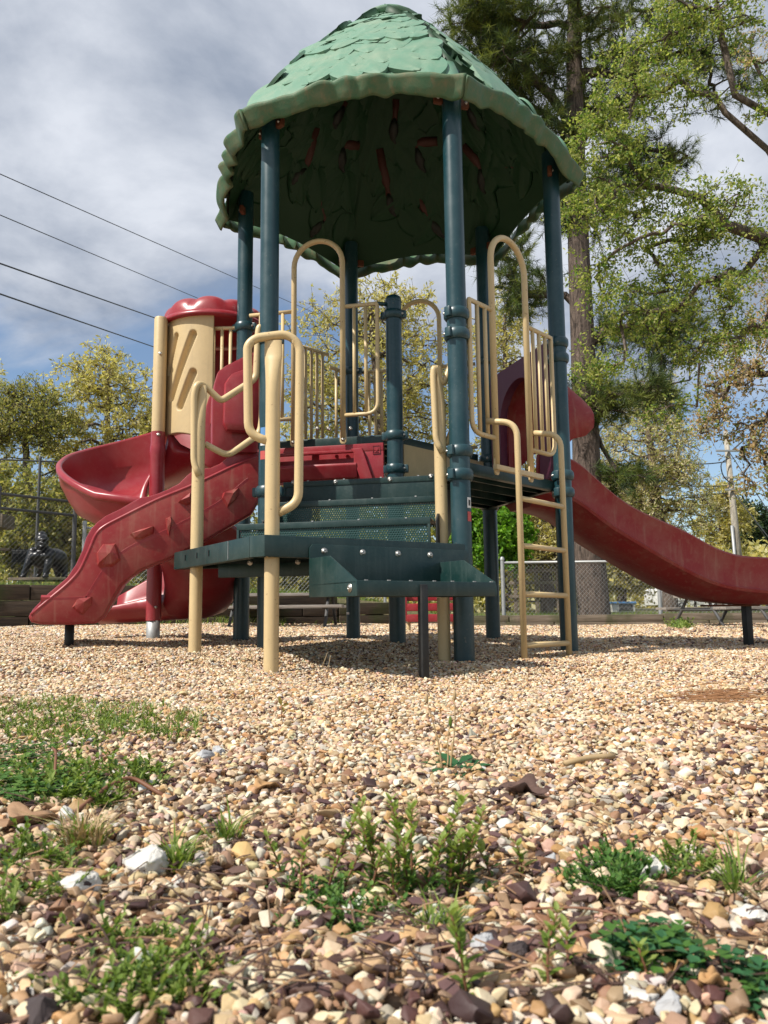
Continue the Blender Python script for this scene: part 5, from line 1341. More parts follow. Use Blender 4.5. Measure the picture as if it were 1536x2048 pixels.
# mesh crate and planks near the gorilla
cr_ = empty('wire_crate', tuple(AY(38, 1128, 12.3)), 'dark wire crate standing behind the gorilla on its left', 'crate')
for i in range(7):
    y = 1099 + i * 4.8; G().add(*tube([AY(24, y, 12.3), AY(58, y, 12.3)], .006, 4)).obj('bar', M['black'], cr_, False)
for i in range(6):
    x = 24 + i * 6.8; G().add(*tube([AY(x, 1098, 12.3), AY(x, 1128, 12.3), AY(x, 1160, 12.3)] if i in (0, 5) else [AY(x, 1098, 12.3), AY(x, 1128, 12.3)], .006, 4)).obj('bar', M['black'], cr_, False)
G().add(*box(AY(41, 1113, 12.4), X3, Y3, Z3, .12, .05, .10, .01)).obj('crate_box', M['black'], cr_, 'auto')
sh = empty('dark_cabin', tuple(AY(-60, 1100, 12.6)), 'dark weathered box on a post cut off by the left edge', 'wooden box')
G().add(*box(AY(-30, 1044, 11.9), X3, Y3, Z3, .36, .2, .105, .01)).obj('box_body', M['timber2'], sh, 'auto'); G().add(*box(AY(-30, 1100, 11.9), X3, Y3, Z3, .05, .05, .6, .01)).obj('leg', M['timber'], sh, 'auto'); G().add(*box(AY(-10, 1099, 11.7), X3, Y3, Z3, .24, .04, .02, .004)).obj('shelf', M['timber'], sh, 'auto')

# picnic tables
def picnic(x, Y, zg_, rot, W_, label, mat='plank', H=.72):
    q = AY(x, 1200, Y); o = (q[0], Y, zg_); t = empty('picnic_table', o, label, 'picnic table', 'picnic tables by the fence')
    c, s = math.cos(rot), math.sin(rot); u = np.array([c, s, 0]); v = np.array([-s, c, 0]); O = np.array(o)
    for i in range(5): G().add(*box(O + v * ((i - 2) * .145) + np.array([0, 0, H + rnd.uniform(-.003, .003)]), u, v, Z3, W_ / 2, .068, .019, .004)).obj('tabletop_plank', M[mat], t, 'auto')
    for sd in (-1, 1):
        for i in range(2): G().add(*box(O + v * (sd * (.62 + i * .14)) + np.array([0, 0, H * .6]), u, v, Z3, W_ / 2, .066, .018, .004)).obj('seat_plank', M[mat], t, 'auto')
        for e in (-1, 1): G().add(*tube([O + u * e * W_ * .36 + v * sd * .62 + np.array([0, 0, -.05]), O + u * e * W_ * .36 + v * sd * .22 + np.array([0, 0, H - .02])], .021, 8)).obj('leg', M['darkgalv'], t, True)
    for e in (-1, 1): G().add(*tube([O + u * e * W_ * .36 - v * .72 + np.array([0, 0, H * .56]), O + u * e * W_ * .36 + v * .72 + np.array([0, 0, H * .56])], .02, 8)).obj('seat_support', M['darkgalv'], t, True)
    return t
picnic(1440, 11.0, -.04, R(12), 1.0, 'grey plank picnic table on metal legs beneath the end of the wave slide', H=.42)
picnic(570, 10.6, .05, R(-3), 1.7, 'grey plank picnic table against the wall behind the transfer platform', H=.40)
# red slatted bench behind the post
rb = AY(862, 1262, 7.6); rbn = empty('red_play_steps', tuple(rb), 'small red plastic slatted steps on tan legs seen under the decks', 'play steps'); zr_ = gz1(rb[0], rb[1])
for i in range(3):
    zc_ = .212 + (1218 - (1190, 1210, 1231)[i]) / FPX * 7.6; G().add(*box((rb[0], rb[1] + i * -.05, zc_), X3, Y3, Z3, .235, .10, .036, .014)).obj('step', M['red'], rbn, 'auto')
for sx in (-1, 1):
    G().add(*box((rb[0] + sx * .24, rb[1] - .02, .27), X3, Y3, Z3, .010, .13, .15, .006)).obj('side_board', M['red'], rbn, 'auto'); G().add(*tube([(rb[0] + sx * .215, rb[1] - .1, zr_ - .05), (rb[0] + sx * .215, rb[1] - .1, .16)], .02, 10)).obj('leg', M['tan'], rbn, True)
# pavilion behind the ladder
def pavilion():
    Y = 19.; o = base(1075, Y); pv = empty('picnic_pavilion', tuple(o), 'dark open timber shelter with benches beyond the fence, seen through the ladder', 'shelter')
    zb = o[2] + .1; zt = AY(1075, 1132, Y)[2]; xl = AY(1005, 1132, Y)[0]; xr = AY(1150, 1132, Y)[0]
    for i in range(5):
        f = i / 4; G().add(*box((xl + (xr - xl) * .5, Y - 1 + f * 2.2, zt + .10 - abs(f - .5) * .12), X3, Y3, Z3, (xr - xl) / 2 + .2, .26, .022, .004)).obj('roof_board', M['timber'], pv, 'auto')
    for i in range(4):
        for yy in (-.9, 1.0): G().add(*box((xl + (xr - xl) * (i + .3) / 3.6, Y + yy, (zb + zt) / 2), X3, Y3, Z3, .04, .04, (zt - zb) / 2, .004)).obj('post', M['timber2'], pv, 'auto')
    for z in (.35, .62, .86): G().add(*box(((xl + xr) / 2, Y - .96, zb + z * (zt - zb)), X3, Y3, Z3, (xr - xl) / 2, .02, .035, .004)).obj('rail', M['timber2'], pv, 'auto')
    for z in (.3, .45): G().add(*box(((xl + xr) / 2, Y + .2, zb + z), X3, Y3, Z3, (xr - xl) / 2 - .1, .2, .02, .004)).obj('bench', M['timber'], pv, 'auto')
pavilion()
M['white'] = worn('white_paint', (.72, .72, .70), (.45, .42, .38), .5, 3, .3, streak=True); M['glass'], _b, _l = newmat('dark_window_glass'); _b.inputs['Base Color'].default_value = (.03, .035, .04, 1); _b.inputs['Roughness'].default_value = .12
M['tyre'], _b, _l = newmat('tyre_rubber'); _b.inputs['Base Color'].default_value = (.02, .02, .02, 1); _b.inputs['Roughness'].default_value = .85
def camper(x0, x1, ytop, Y, label, kind):
    a = AY(x0, 1200, Y)[0]; b = AY(x1, 1200, Y)[0]; w = b - a; cx_ = (a + b) / 2; zg_ = tz(np.array([cx_, Y])); zt = AY((x0 + x1) / 2, ytop, Y)[2]; h = zt - zg_
    t = empty(kind, (cx_, Y, zg_), label, kind.replace('_', ' '))
    pr = [(a, zg_ + h * .16), (a, zt - h * .18), (a + w * .05, zt - h * .03), (a + w * .12, zt), (b - w * .10, zt), (b - w * .02, zt - h * .12), (b, zt - h * .4), (b, zg_ + h * .16)]
    if kind == 'parked_van': pr = [(a, zg_ + h * .16), (a, zt - h * .05), (a + w * .03, zt), (b - w * .32, zt), (b - w * .18, zt - h * .38), (b - w * .02, zt - h * .48), (b, zt - h * .6), (b, zg_ + h * .16)]
    G().add(*prism([(p, Y - .9, z) for p, z in pr], (0, 1.8, 0), .05)).obj('body', M['white'], t, 'auto')
    nW = 3 if kind != 'parked_van' else 2
    for i in range(nW):
        xx = a + w * (.14 + .26 * i) + w * .06; G().add(*box((xx, Y - .91, zg_ + h * .66), X3, Y3, Z3, w * .075, .012, h * .11, .01)).obj('window', M['glass'], t, 'auto')
    G().add(*box((a + w * .80 if kind != 'parked_van' else a + w * .62, Y - .91, zg_ + h * .5), X3, Y3, Z3, w * .05, .010, h * .28, .01)).obj('door', M['white'], t, 'auto')
    G().add(*box((cx_, Y - .905, zg_ + h * .36), X3, Y3, Z3, w * .46, .008, h * .02)).obj('stripe', M['darkgalv'], t, False)
    for f in ((.35, .5) if kind != 'parked_van' else (.2, .8)):
        wo = G().add(*lathe([(h * .14, -.1), (h * .15, -.08), (h * .15, .08), (h * .14, .1)], (a + w * f, Y - .85, zg_ + h * .15), 18, Y3)).obj('wheel', M['tyre'], t, 'auto'); G().add(*lathe([(h * .08, -.11), (h * .07, -.115)], (a + w * f, Y - .85, zg_ + h * .15), 14, Y3)).obj('hubcap', M['galv'], wo, 'auto')
camper(1302, 1392, 1176, 34, 'white camper trailer parked beyond the fence, right of the pine', 'camper_trailer')
camper(1400, 1478, 1182, 38, 'white van parked far behind the picnic table', 'parked_van')
camper(1480, 1600, 1170, 40, 'white camper trailer parked at the right edge beyond the fence', 'camper_trailer')
sb = AY(1242, 1225, 21); shd = empty('storage_box', (sb[0], 21, tz(sb)), 'pale blue and white storage box on the ground right of the pine trunk', 'storage box')
zq_ = tz(sb); zt_2 = AY(1242, 1207, 21)[2]
G().add(*box((sb[0], 21, (zq_ + zt_2) / 2), X3, Y3, Z3, .30, .25, max((zt_2 - zq_) / 2, .12), .02)).obj('box_body', M['white'], shd, 'auto'); G().add(*box((sb[0], 20.98, zt_2 + .02), X3, Y3, Z3, .33, .28, .025, .01)).obj('lid', M['label_b'], shd, 'auto'); G().add(*box((sb[0] + .06, 20.74, (zq_ + zt_2) / 2), X3, Y3, Z3, .18, .006, .09, .004)).obj('door', M['darkgalv'], shd, 'auto')

# utility pole and cables
M['pole'] = barkmat('weathered_pole_wood', (.22, .19, .15), (.46, .42, .35), 6)
U0 = base(1486, 28); U1_ = AY(1451, 862, 28); up_ = empty('utility_pole', tuple(U0), 'weathered leaning wooden utility pole at the right with cables attached', 'utility pole')
G().add(*tube([U0, (U0 + U1_) / 2, U1_], [.15, .12, .085], 14)).obj('pole', M['pole'], up_, True)
G().add(*tube([U0 + np.array([-.19, -.1, 0]), (U0 + U1_) / 2 + np.array([-.15, -.1, -.2])], .055, 8)).obj('conduit', M['galv'], up_, True)
def PP(y): t = (1230 - y) / (1230 - 862.); return U0 + (U1_ - U0) * t
for y, w in ((905, .5), (960, .35), (985, .3)): G().add(*box(PP(y) + np.array([.0, -.14, 0]), (1, .1, .0), Y3, Z3, w, .03, .035, .006)).obj('bracket', M['galv'], up_, 'auto')
G().add(*tube(fillet([PP(905) + np.array([.1, -.1, 0]), PP(895) + np.array([.6, -.1, .25]), PP(872) + np.array([.55, -.1, .1])], .2), .03, 6)).obj('insulator_arm', M['darkgalv'], up_, True)
G().add(*tube(fillet([PP(920) + np.array([-.02, -.2, 0]), PP(930) + np.array([-.4, -.2, 0]), PP(960) + np.array([-.35, -.2, 0]), PP(975) + np.array([0, -.2, 0])], .3), .02, 6)).obj('drop_wire', M['black'], up_, True)
def cable(a, b, sag, r, label, grp='overhead cables', n=40):
    a = np.array(a, float); b = np.array(b, float); P = [a + (b - a) * t + np.array([0, 0, -4 * sag * t * (1 - t)]) for t in np.linspace(0, 1, n)]
    o = G().add(*tube(P, r, 5, False)).obj('overhead_cable', M['black'], None, True); return tag(o, label, 'cable', grp)
# four cables crossing the sky at the left; each runs from near-left overhead to the far right
for (xa, ya, xb, yb, r, lb) in ((0, 348, 480, 560, .010, 'thin grey cable, highest of the four crossing the left sky'), (0, 430, 385, 592, .010, 'thin grey cable, second from the top in the left sky'), (0, 527, 330, 643, .017, 'thick black cable, third from the top in the left sky'), (0, 588, 305, 693, .017, 'thick black cable, lowest of the four in the left sky')):
    A_ = AY(xa, ya, 14); B_ = AY(xb, yb, 24); dd = (B_ - A_); cable(A_ - dd * .8, B_ + dd * 2.6, .0, r, lb)
for (y, x2, y2, Y2, lb) in ((925, 1250, 895, 34, 'thin cable running left from the pole top'), (975, 1180, 930, 36, 'dark cable running left from the middle bracket'), (990, 1120, 958, 36, 'dark cable running left from the lowest bracket')):
    cable(PP(y), AY(x2, y2, Y2), .35, .022, lb, 'cables on the utility pole')
for (y, x2, y2, lb) in ((900, 1640, 1250, 'thin guy cable descending right from the pole top'), (975, 1600, 1190, 'cable descending right from the middle bracket'), (985, 1620, 1260, 'cable descending right from the lowest bracket')):
    q = AY(x2, min(y2, 1180), 20 if y2 > 1200 else 44); cable(PP(y), q, .0, .016, lb, 'cables on the utility pole')

# ================================================================== foreground plants and stones
def gp(x, y):
    z = 0.0
    for _ in range(6): q = atZ(x, y, z); z = gz1(q[0], q[1])
    return np.array([q[0], q[1], z])
GM = [leafmat('weed_green', (.13, .20, .03), .35), leafmat('weed_light_green', (.25, .32, .08), .4), leafmat('weed_deep_green', (.05, .10, .02), .3)]
CM = [leafmat('clover_green', (.07, .16, .03), .3), leafmat('clover_light', (.13, .23, .05), .35), leafmat('clover_dark', (.035, .085, .02), .25)]
DM = leafmat('blue_green_leaf', (.04, .13, .05), .3); SM_ = leafmat('straw_stem', (.42, .30, .16), .1); BM_ = leafmat('reddish_stem', (.20, .09, .05), .1)
DRY = [worn('dry_brown_leaf', (.30, .18, .10), (.20, .10, .05), .8, 60, .6), worn('dark_brown_leaf', (.075, .04, .03), (.15, .09, .07), .8, 60, .6), worn('orange_brown_leaf', (.42, .24, .10), (.25, .14, .07), .8, 60, .6)]
rg = np.random.default_rng(5)
def lf(g, p, d, n, L_, W_, mi=0, bend=.2):
    """one pointed leaf: six-sided, folded along its midrib and bent"""
    d = np.array(d, float); d /= np.linalg.norm(d); s = np.cross(d, n); s /= np.linalg.norm(s) + 1e-9; u = np.cross(s, d)
    P = [p, p + d * L_ * .35 + s * W_ * .45 + u * W_ * .12, p + d * L_ * .7 + s * W_ * .38 + u * (W_ * .1 - bend * L_ * .12), p + d * L_ - u * bend * L_ * .4, p + d * L_ * .7 - s * W_ * .38 + u * (W_ * .1 - bend * L_ * .12), p + d * L_ * .35 - s * W_ * .45 + u * W_ * .12, p + d * L_ * .4, p + d * L_ * .72 - u * bend * L_ * .15]
    g.add(P, [(0, 1, 6), (1, 2, 7, 6), (2, 3, 7), (3, 4, 7), (4, 5, 6, 7), (5, 0, 6)], mi)
def rv(z=0.): d = rg.normal(size=3); d[2] = abs(d[2]) * .5 + z; return d / np.linalg.norm(d)
def upright(x, yb, yt, label, grp='upright leafy weeds in the foreground gravel', lsz=1.0, mats=GM, whorl=None):
    b = gp(x, yb); sc_ = np.linalg.norm(b - CAM) / FPX; h = (yb - yt) * sc_ * .92
    r = empty('leafy_weed', tuple(b), label, 'weed', grp)
    lean = np.array([rg.normal() * .22, rg.normal() * .22, 1.]); cv = rg.normal() * .006; P = [b - np.array([0, 0, .004])]
    for i in range(1, 7): t = i / 6; P.append(b + lean * h * t + np.array([math.sin(t * 3 + x) * .0022 + cv * t * t, math.cos(t * 2 + x) * .0022, 0]))
    G().add(*tube(P, np.linspace(.0011, .0006, 7), 5)).obj('stem', BM_, r, True)
    g = G(); n = int(h / .0042)
    for i in range(n):
        t = (i + .6) / n; k = t * 6; j = min(int(k), 5); p = P[j] + (P[j + 1] - P[j]) * (k - j)
        L_ = (.0105 * (1 - .5 * t) + .003) * lsz * rg.uniform(.7, 1.2) * (1 if t > .12 else .7)
        if rg.uniform() < .12 and t < .5: continue
        a0_ = i * 1.57 + rg.uniform(-.3, .3)
        for q in range(3 if t > .55 else 2):
            a = a0_ + q * (2.09 if t > .55 else math.pi); d = np.array([math.cos(a), math.sin(a), .35 + .9 * t]); lf(g, p, d, np.array([0, 0, 1.]), L_ * rg.uniform(.8, 1.2), L_ * .5, int(rg.choice(3, p=[.5, .35, .15]) if t < .7 else 1), .3)
    g.obj('foliage', mats, r, False)
side_w = [('short weed with whorled leaves, leftmost of the foreground clump', 560, 1762, 1668), ('thin leafy weed between the two leftmost weeds of the clump', 600, 1795, 1695), ('tall pale-tipped weed at the left of the foreground clump', 650, 1790, 1602), ('short weed right of the tall pale-tipped weed', 690, 1785, 1685)]
allw = [(735, 1790, 1642), (770, 1792, 1632), (797, 1790, 1612), (826, 1792, 1628), (865, 1790, 1618), (882, 1800, 1682), (905, 1792, 1628), (920, 1800, 1690), (940, 1785, 1672), (842, 1802, 1682), (745, 1802, 1700), (780, 1812, 1704), (812, 1800, 1680), (898, 1806, 1700)]
for lb, x, yb, yt in side_w: upright(x, yb, yt, lb)
_ord = ['first', 'second', 'third', 'fourth', 'fifth', 'sixth', 'seventh', 'eighth', 'ninth', 'tenth', 'eleventh', 'twelfth', 'thirteenth', 'last']
for i, (x, yb, yt) in enumerate(sorted(allw)): upright(x, yb, yt, _ord[i] + ' yellow-green upright weed from the left in the thick central clump', 'weeds of the central clump', 1.1)
upright(992, 1775, 1692, 'small upright weed just right of the central clump'); upright(1032, 1765, 1688, 'small weed farther right of the central clump')
upright(940, 2010, 1842, 'tall broad-leaved weed near the bottom edge, blurred by closeness', lsz=1.15); upright(1096, 1995, 1850, 'slender weed at the bottom between the broad-leaved weed and the clover', lsz=1.0); upright(1140, 1965, 1885, 'short weed just left of the dark clover patch'); upright(1290, 1975, 1905, 'short weed sprouting in the dark clover patch')
def clump(name, label, ells, n, kind, mats, sz=1.0, cat='weeds', seed=1, hh=1.0):
    r = np.random.default_rng(seed); g = G(); w = np.array([e[2] * e[3] for e in ells], float); w /= w.sum()
    for _ in range(n):
        e = ells[r.choice(len(ells), p=w)]; a = r.uniform(0, 6.283); q = r.uniform() ** .6; b = gp(e[0] + e[2] * q * math.cos(a), e[1] + e[3] * q * math.sin(a))
        s_ = sz * r.uniform(.7, 1.3)
        if kind == 'grass':
            for _k in range(4):
                d = np.array([r.normal() * .5, r.normal() * .5, 1.]); h = .022 * s_ * hh * r.uniform(.5, 1.4); p1 = b + d * h * .55; p2 = b + d * h + np.array([d[0], d[1], -.25]) * h * .5; s = np.array([-d[1], d[0], 0]) + 1e-4; s = s / np.linalg.norm(s) * .0009 * s_
                g.add([b - s, b + s, p1 + s * .8, p1 - s * .8, p2], [(0, 1, 2, 3), (3, 2, 4)], int(r.choice(3, p=[.5, .35, .15])))
        elif kind == 'clover':
            h = .012 * s_ * hh * r.uniform(.4, 1.5); top = b + np.array([r.normal() * .006, r.normal() * .006, h]); g.add(*tube([b, top], .0005, 3, False), 0)
            a0_ = r.uniform(0, 6.28); mi = int(r.choice(3, p=[.5, .25, .25]))
            for q_ in range(3):
                a = a0_ + q_ * 2.094; d = np.array([math.cos(a), math.sin(a), .12 + r.normal() * .2]); c = top; L_ = .0072 * s_; d /= np.linalg.norm(d); s = np.cross(d, [0, 0, 1.]); 
                P = [c, c + d * L_ * .5 + s * L_ * .42 + np.array([0, 0, .0008]), c + d * L_ * .9 + s * L_ * .36, c + d * L_ * .86, c + d * L_ * .9 - s * L_ * .36, c + d * L_ * .5 - s * L_ * .42 + np.array([0, 0, .0008])]
                g.add(P, [(0, 1, 2, 3), (0, 3, 4, 5)], mi)
        else:
            d = np.array([r.normal(), r.normal(), .45 + abs(r.normal()) * .6 * hh]); d /= np.linalg.norm(d); Ls = .026 * s_ * r.uniform(.5, 1.3); k_ = 6
            g.add(*tube([b, b + d * Ls], .0006, 3, False), 0)
            for j in range(1, k_ + 1):
                p = b + d * Ls * j / k_; sd = np.cross(d, [0, 0, 1.]) + 1e-4; sd /= np.linalg.norm(sd)
                if j % 2: sd = sd * .3 + np.array([0, 0, 1.])
                for sg in (1, -1): lf(g, p, sd * sg * (1 if j % 2 == 0 else .6) + d * .6 + np.array([0, 0, .3]), np.array([0, 0, 1.]), .0065 * s_ * r.uniform(.7, 1.3), .0034 * s_, int(r.choice(3, p=[.5, .32, .18])), .2)
    return tag(g.obj(name, mats, None, False), label, cat, kind='stuff')
clump('grass', 'short sunlit grass growing through the gravel at the left', [(120, 1450, 140, 45, 1), (300, 1450, 110, 32, 1), (60, 1410, 90, 14, 1), (200, 1425, 120, 18, 1)], 760, 'grass', GM, 1.15, 'grass', 1, .75)
clump('weeds', 'low spreading weeds around the grass patch at the left', [(100, 1460, 160, 40, 1), (300, 1465, 110, 26, 1), (120, 1500, 130, 25, 1)], 340, 'chick', GM, .95, 'weeds', 2, .6)
clump('clover', 'dense dark clover at the left edge of the photo', [(40, 1540, 80, 42, 1), (110, 1580, 110, 30, 1), (20, 1600, 60, 30, 1)], 430, 'clover', CM, 1.15, 'clover', 3, .8)
clump('weeds', 'leafy green weeds between the clover and the white stones', [(170, 1570, 150, 34, 1), (280, 1560, 50, 22, 1), (150, 1610, 90, 20, 1)], 230, 'chick', GM, 1.2, 'weeds', 4, .7)
clump('weeds', 'light green sprawling weeds at the lower left edge', [(60, 1740, 70, 35, 1), (30, 1830, 40, 35, 1), (120, 1790, 40, 20, 1)], 95, 'chick', GM, .9, 'weeds', 5, .6)
clump('weeds', 'bright feathery weeds at the bottom left', [(330, 1955, 75, 60, 1), (230, 1900, 60, 25, 1), (270, 2020, 100, 35, 1), (150, 1985, 30, 20, 1)], 210, 'chick', GM, .8, 'weeds', 6, .6)
clump('weeds', 'low leafy weeds under the central clump', [(700, 1850, 110, 30, 1), (640, 1800, 80, 22, 1), (850, 1800, 110, 16, 1)], 110, 'chick', CM, .85, 'weeds', 7, .5)
clump('weeds', 'spreading green weed beside the large pale stone on the right', [(1240, 1770, 85, 34, 1), (1215, 1795, 50, 22, 1), (1250, 1735, 50, 14, 1)], 210, 'chick', CM, .85, 'weeds', 8, .6)
clump('weeds', 'small green weed just right of the large pale stone', [(1395, 1758, 50, 18, 1), (1370, 1745, 30, 12, 1)], 70, 'chick', GM, .8, 'weeds', 9, .6)
clump('clover', 'dark blue-green clover patch at the lower right', [(1310, 1925, 75, 32, 1), (1260, 1950, 60, 24, 1), (1390, 1960, 40, 18, 1)], 140, 'clover', [DM, CM[0], CM[2]], 1.05, 'clover', 10)
clump('clover', 'dark clover patch at the bottom right corner', [(1490, 1990, 50, 25, 1), (1530, 2010, 40, 25, 1)], 55, 'clover', [DM, CM[0], CM[2]], 1.0, 'clover', 11)
clump('grass', 'little spiky grass tuft left of the central clump', [(455, 1692, 22, 10, 1)], 18, 'grass', GM, 1.1, 'grass tuft', 12, 1.1)
clump('grass', 'pale starry tuft beside the large white stone at the left', [(355, 1742, 22, 10, 1)], 40, 'grass', GM, 1.0, 'grass tuft', 13, 1.0)
clump('grass', 'brownish wispy grass left of the white stones', [(165, 1700, 45, 16, 1)], 90, 'grass', [SM_, GM[0], SM_], 1.1, 'grass tuft', 14, 1.0)
clump('grass', 'thin wisps of grass between the central clump and the broad-leaved weed', [(880, 1870, 35, 14, 1)], 24, 'grass', GM, 1.0, 'grass tuft', 15, .9)
clump('grass', 'fine green blades near the right edge', [(1475, 1800, 12, 20, 1)], 12, 'grass', GM, 1.2, 'grass tuft', 16, 1.3)
clump('grass', 'thin strip of grass along the foot of the retaining wall', [(200, 1247, 340, 4, 1), (620, 1246, 250, 4, 1)], 1500, 'grass', GM, 3.6, 'grass', 17, 1.3)
clump('grass', 'grass and weeds on top of the retaining wall around the gorilla', [(120, 1160, 260, 5, 1)], 10, 'grass', GM, 3, 'grass', 18, 1.0)
def strip(label, A, B, wdt, n, zf, seed, sz):
    r = np.random.default_rng(seed); g = G(); A = np.array(A); B = np.array(B); nn_ = np.array([-(B - A)[1], (B - A)[0]]); nn_ /= np.linalg.norm(nn_)
    for _ in range(n):
        q = A + (B - A) * r.uniform() + nn_ * r.uniform(0, wdt); b = np.array([q[0], q[1], zf(q)]); d = np.array([r.normal() * .4, r.normal() * .4, 1.]); h = sz * r.uniform(.4, 1.3); s = np.array([.004, 0, 0]) * sz / .08
        g.add([b - s, b + s, b + d * h], [(0, 1, 2)], int(r.choice(3, p=[.5, .3, .2])))
    return tag(g.obj('grass', GM, None, False), label, 'grass', kind='stuff')
strip('grass fringe on the terrace above the retaining wall by the gorilla', pa(-.6) + np.array([0, .25]), pa(.95) + np.array([0, .3]), 2.2, 9000, lambda q: tz(q), 31, .09)
strip('scattered grass beyond the low timber edging on the right', WL1 + np.array([0, .4]), WL2 + np.array([3, .4]), 5.0, 4500, lambda q: tz(q), 32, .09)
clump('weeds', 'bright green weed at the foot of the low timber edging', [(1358, 1256, 22, 5, 1)], 60, 'chick', GM, 5.0, 'weeds', 19)

lt = G()
for _ in range(420):
    x = rg.uniform(-60, 1600); y = 1400 + 640 * rg.uniform() ** .8; b = gp(x, y) + np.array([0, 0, .007 + rg.uniform(0, .008)]); a = rg.uniform(0, 3.14); L_ = rg.uniform(.015, .06); d = np.array([math.cos(a), math.sin(a), rg.normal() * .12]); m_ = b + d * L_ * .5 + np.array([0, 0, rg.uniform(0, .004)])
    lt.add(*tube([b, m_, b + d * L_], .0006, 3, False), int(rg.integers(0, 2)))
o = lt.obj('pine_needle_litter', [DRY[0], DRY[1]], None, False); tag(o, 'dry brown needles and stalks strewn thinly over the gravel', 'litter', kind='stuff')
lt = G()
for _ in range(260):
    x = rg.uniform(-60, 1600) if rg.uniform() < .5 else rg.uniform(700, 1600); y = 1380 + 640 * rg.uniform() ** .9; b = gp(x, y) + np.array([0, 0, .006 + rg.uniform(0, .006)]); a = rg.uniform(0, 6.28); L_ = rg.uniform(.004, .011); u = np.array([math.cos(a), math.sin(a), rg.normal() * .3]); v = np.cross(u, [rg.normal() * .4, rg.normal() * .4, 1.]); v /= np.linalg.norm(v)
    P = [b + u * L_ * math.cos(t) * rg.uniform(.7, 1.1) + v * L_ * .45 * math.sin(t) * rg.uniform(.6, 1.1) for t in np.linspace(0, 5.2, 6)]; lt.add(*prism(P, np.cross(u, v) * .0018, .0004), int(rg.integers(0, 2)))
o = lt.obj('bark_chips', [DRY[1], worn('purple_brown_bark', (.09, .045, .045), (.16, .09, .08), .85, 80, .6)], None, False); tag(o, 'dark purple-brown bark chips mixed into the gravel', 'bark chips', kind='stuff')
# dandelion-like plant with three tall stems
b = gp(925, 1548); dn_ = empty('tall_stemmed_weed', tuple(b), 'broad-leaved rosette weed with three tall dry seed stems in front of the step', 'weed')
g = G()
for x, y, up_z in ((835, 1538, .02), (870, 1520, .035), (990, 1545, .02), (960, 1532, .02), (850, 1552, .01), (915, 1562, .005), (985, 1552, .012), (880, 1545, .02), (940, 1525, .03)):
    t_ = gp(x, y if y > 1530 else 1530); t_ = t_ + np.array([0, 0, up_z * .6]); d = t_ - b; L_ = np.linalg.norm(d); lf(g, b + np.array([0, 0, .003]), d, np.array([0, 0, 1.]), L_, .020, 0, .25)
g.obj('leaf_rosette', DM, dn_, True)
for x0, y0, x1, y1 in ((885, 1530, 855, 1398), (893, 1535, 900, 1445), (903, 1535, 911, 1392)):
    b0 = gp(905, 1548); sc_ = np.linalg.norm(b0 - CAM) / FPX; P = [atY(x0 + (x1 - x0) * t + 2 * math.sin(t * 6 + x0), y0 + (y1 - y0) * t, b0[1]) for t in np.linspace(-.12, 1, 9)]
    G().add(*tube(P, np.linspace(.0015, .0007, 9), 6)).obj('seed_stem', SM_, dn_, True)
    g = G(); g.add(*lathe([(.0008, -.006), (.0022, -.003), (.0024, .002), (.0010, .008)], P[-1], 8)); g.obj('seed_head', GM[0] if x1 == 900 else SM_, dn_, True)
b = gp(562, 1452); sd_ = empty('seedling', tuple(b), 'tiny seedling with reddish leaves standing alone in the gravel', 'seedling')
sc_ = np.linalg.norm(b - CAM) / FPX; G().add(*tube([b, b + np.array([.001, 0, 38 * sc_])], .0009, 5)).obj('stem', BM_, sd_, True)
g = G(); tp_ = b + np.array([.001, 0, 38 * sc_]); lf(g, tp_, (-.3, 0, 1), np.array([0, -1, 0.]), .02, .008, 0); lf(g, tp_, (.8, 0, .2), np.array([0, -1, 0.]), .016, .006, 0); lf(g, tp_, (.3, 0, -.8), np.array([0, -1, 0.]), .014, .005, 0); g.obj('foliage', leafmat('reddish_green_leaf', (.25, .2, .05)), sd_, False)
for i, (x0, y0, x1, y1, lb) in enumerate(((640, 1350, 655, 1305, 'thin dry stalk poking up under the transfer platform, left of its neighbour'), (655, 1350, 661, 1310, 'thin dry stalk poking up under the transfer platform, right of its neighbour'))):
    b = gp(x0, y0); o = G().add(*tube([b, atY(x1, y1, b[1])], [.0018, .001], 5)).obj('dry_stalk', SM_, None, True); tag(o, lb, 'stalk', 'dry stalks by the platform')

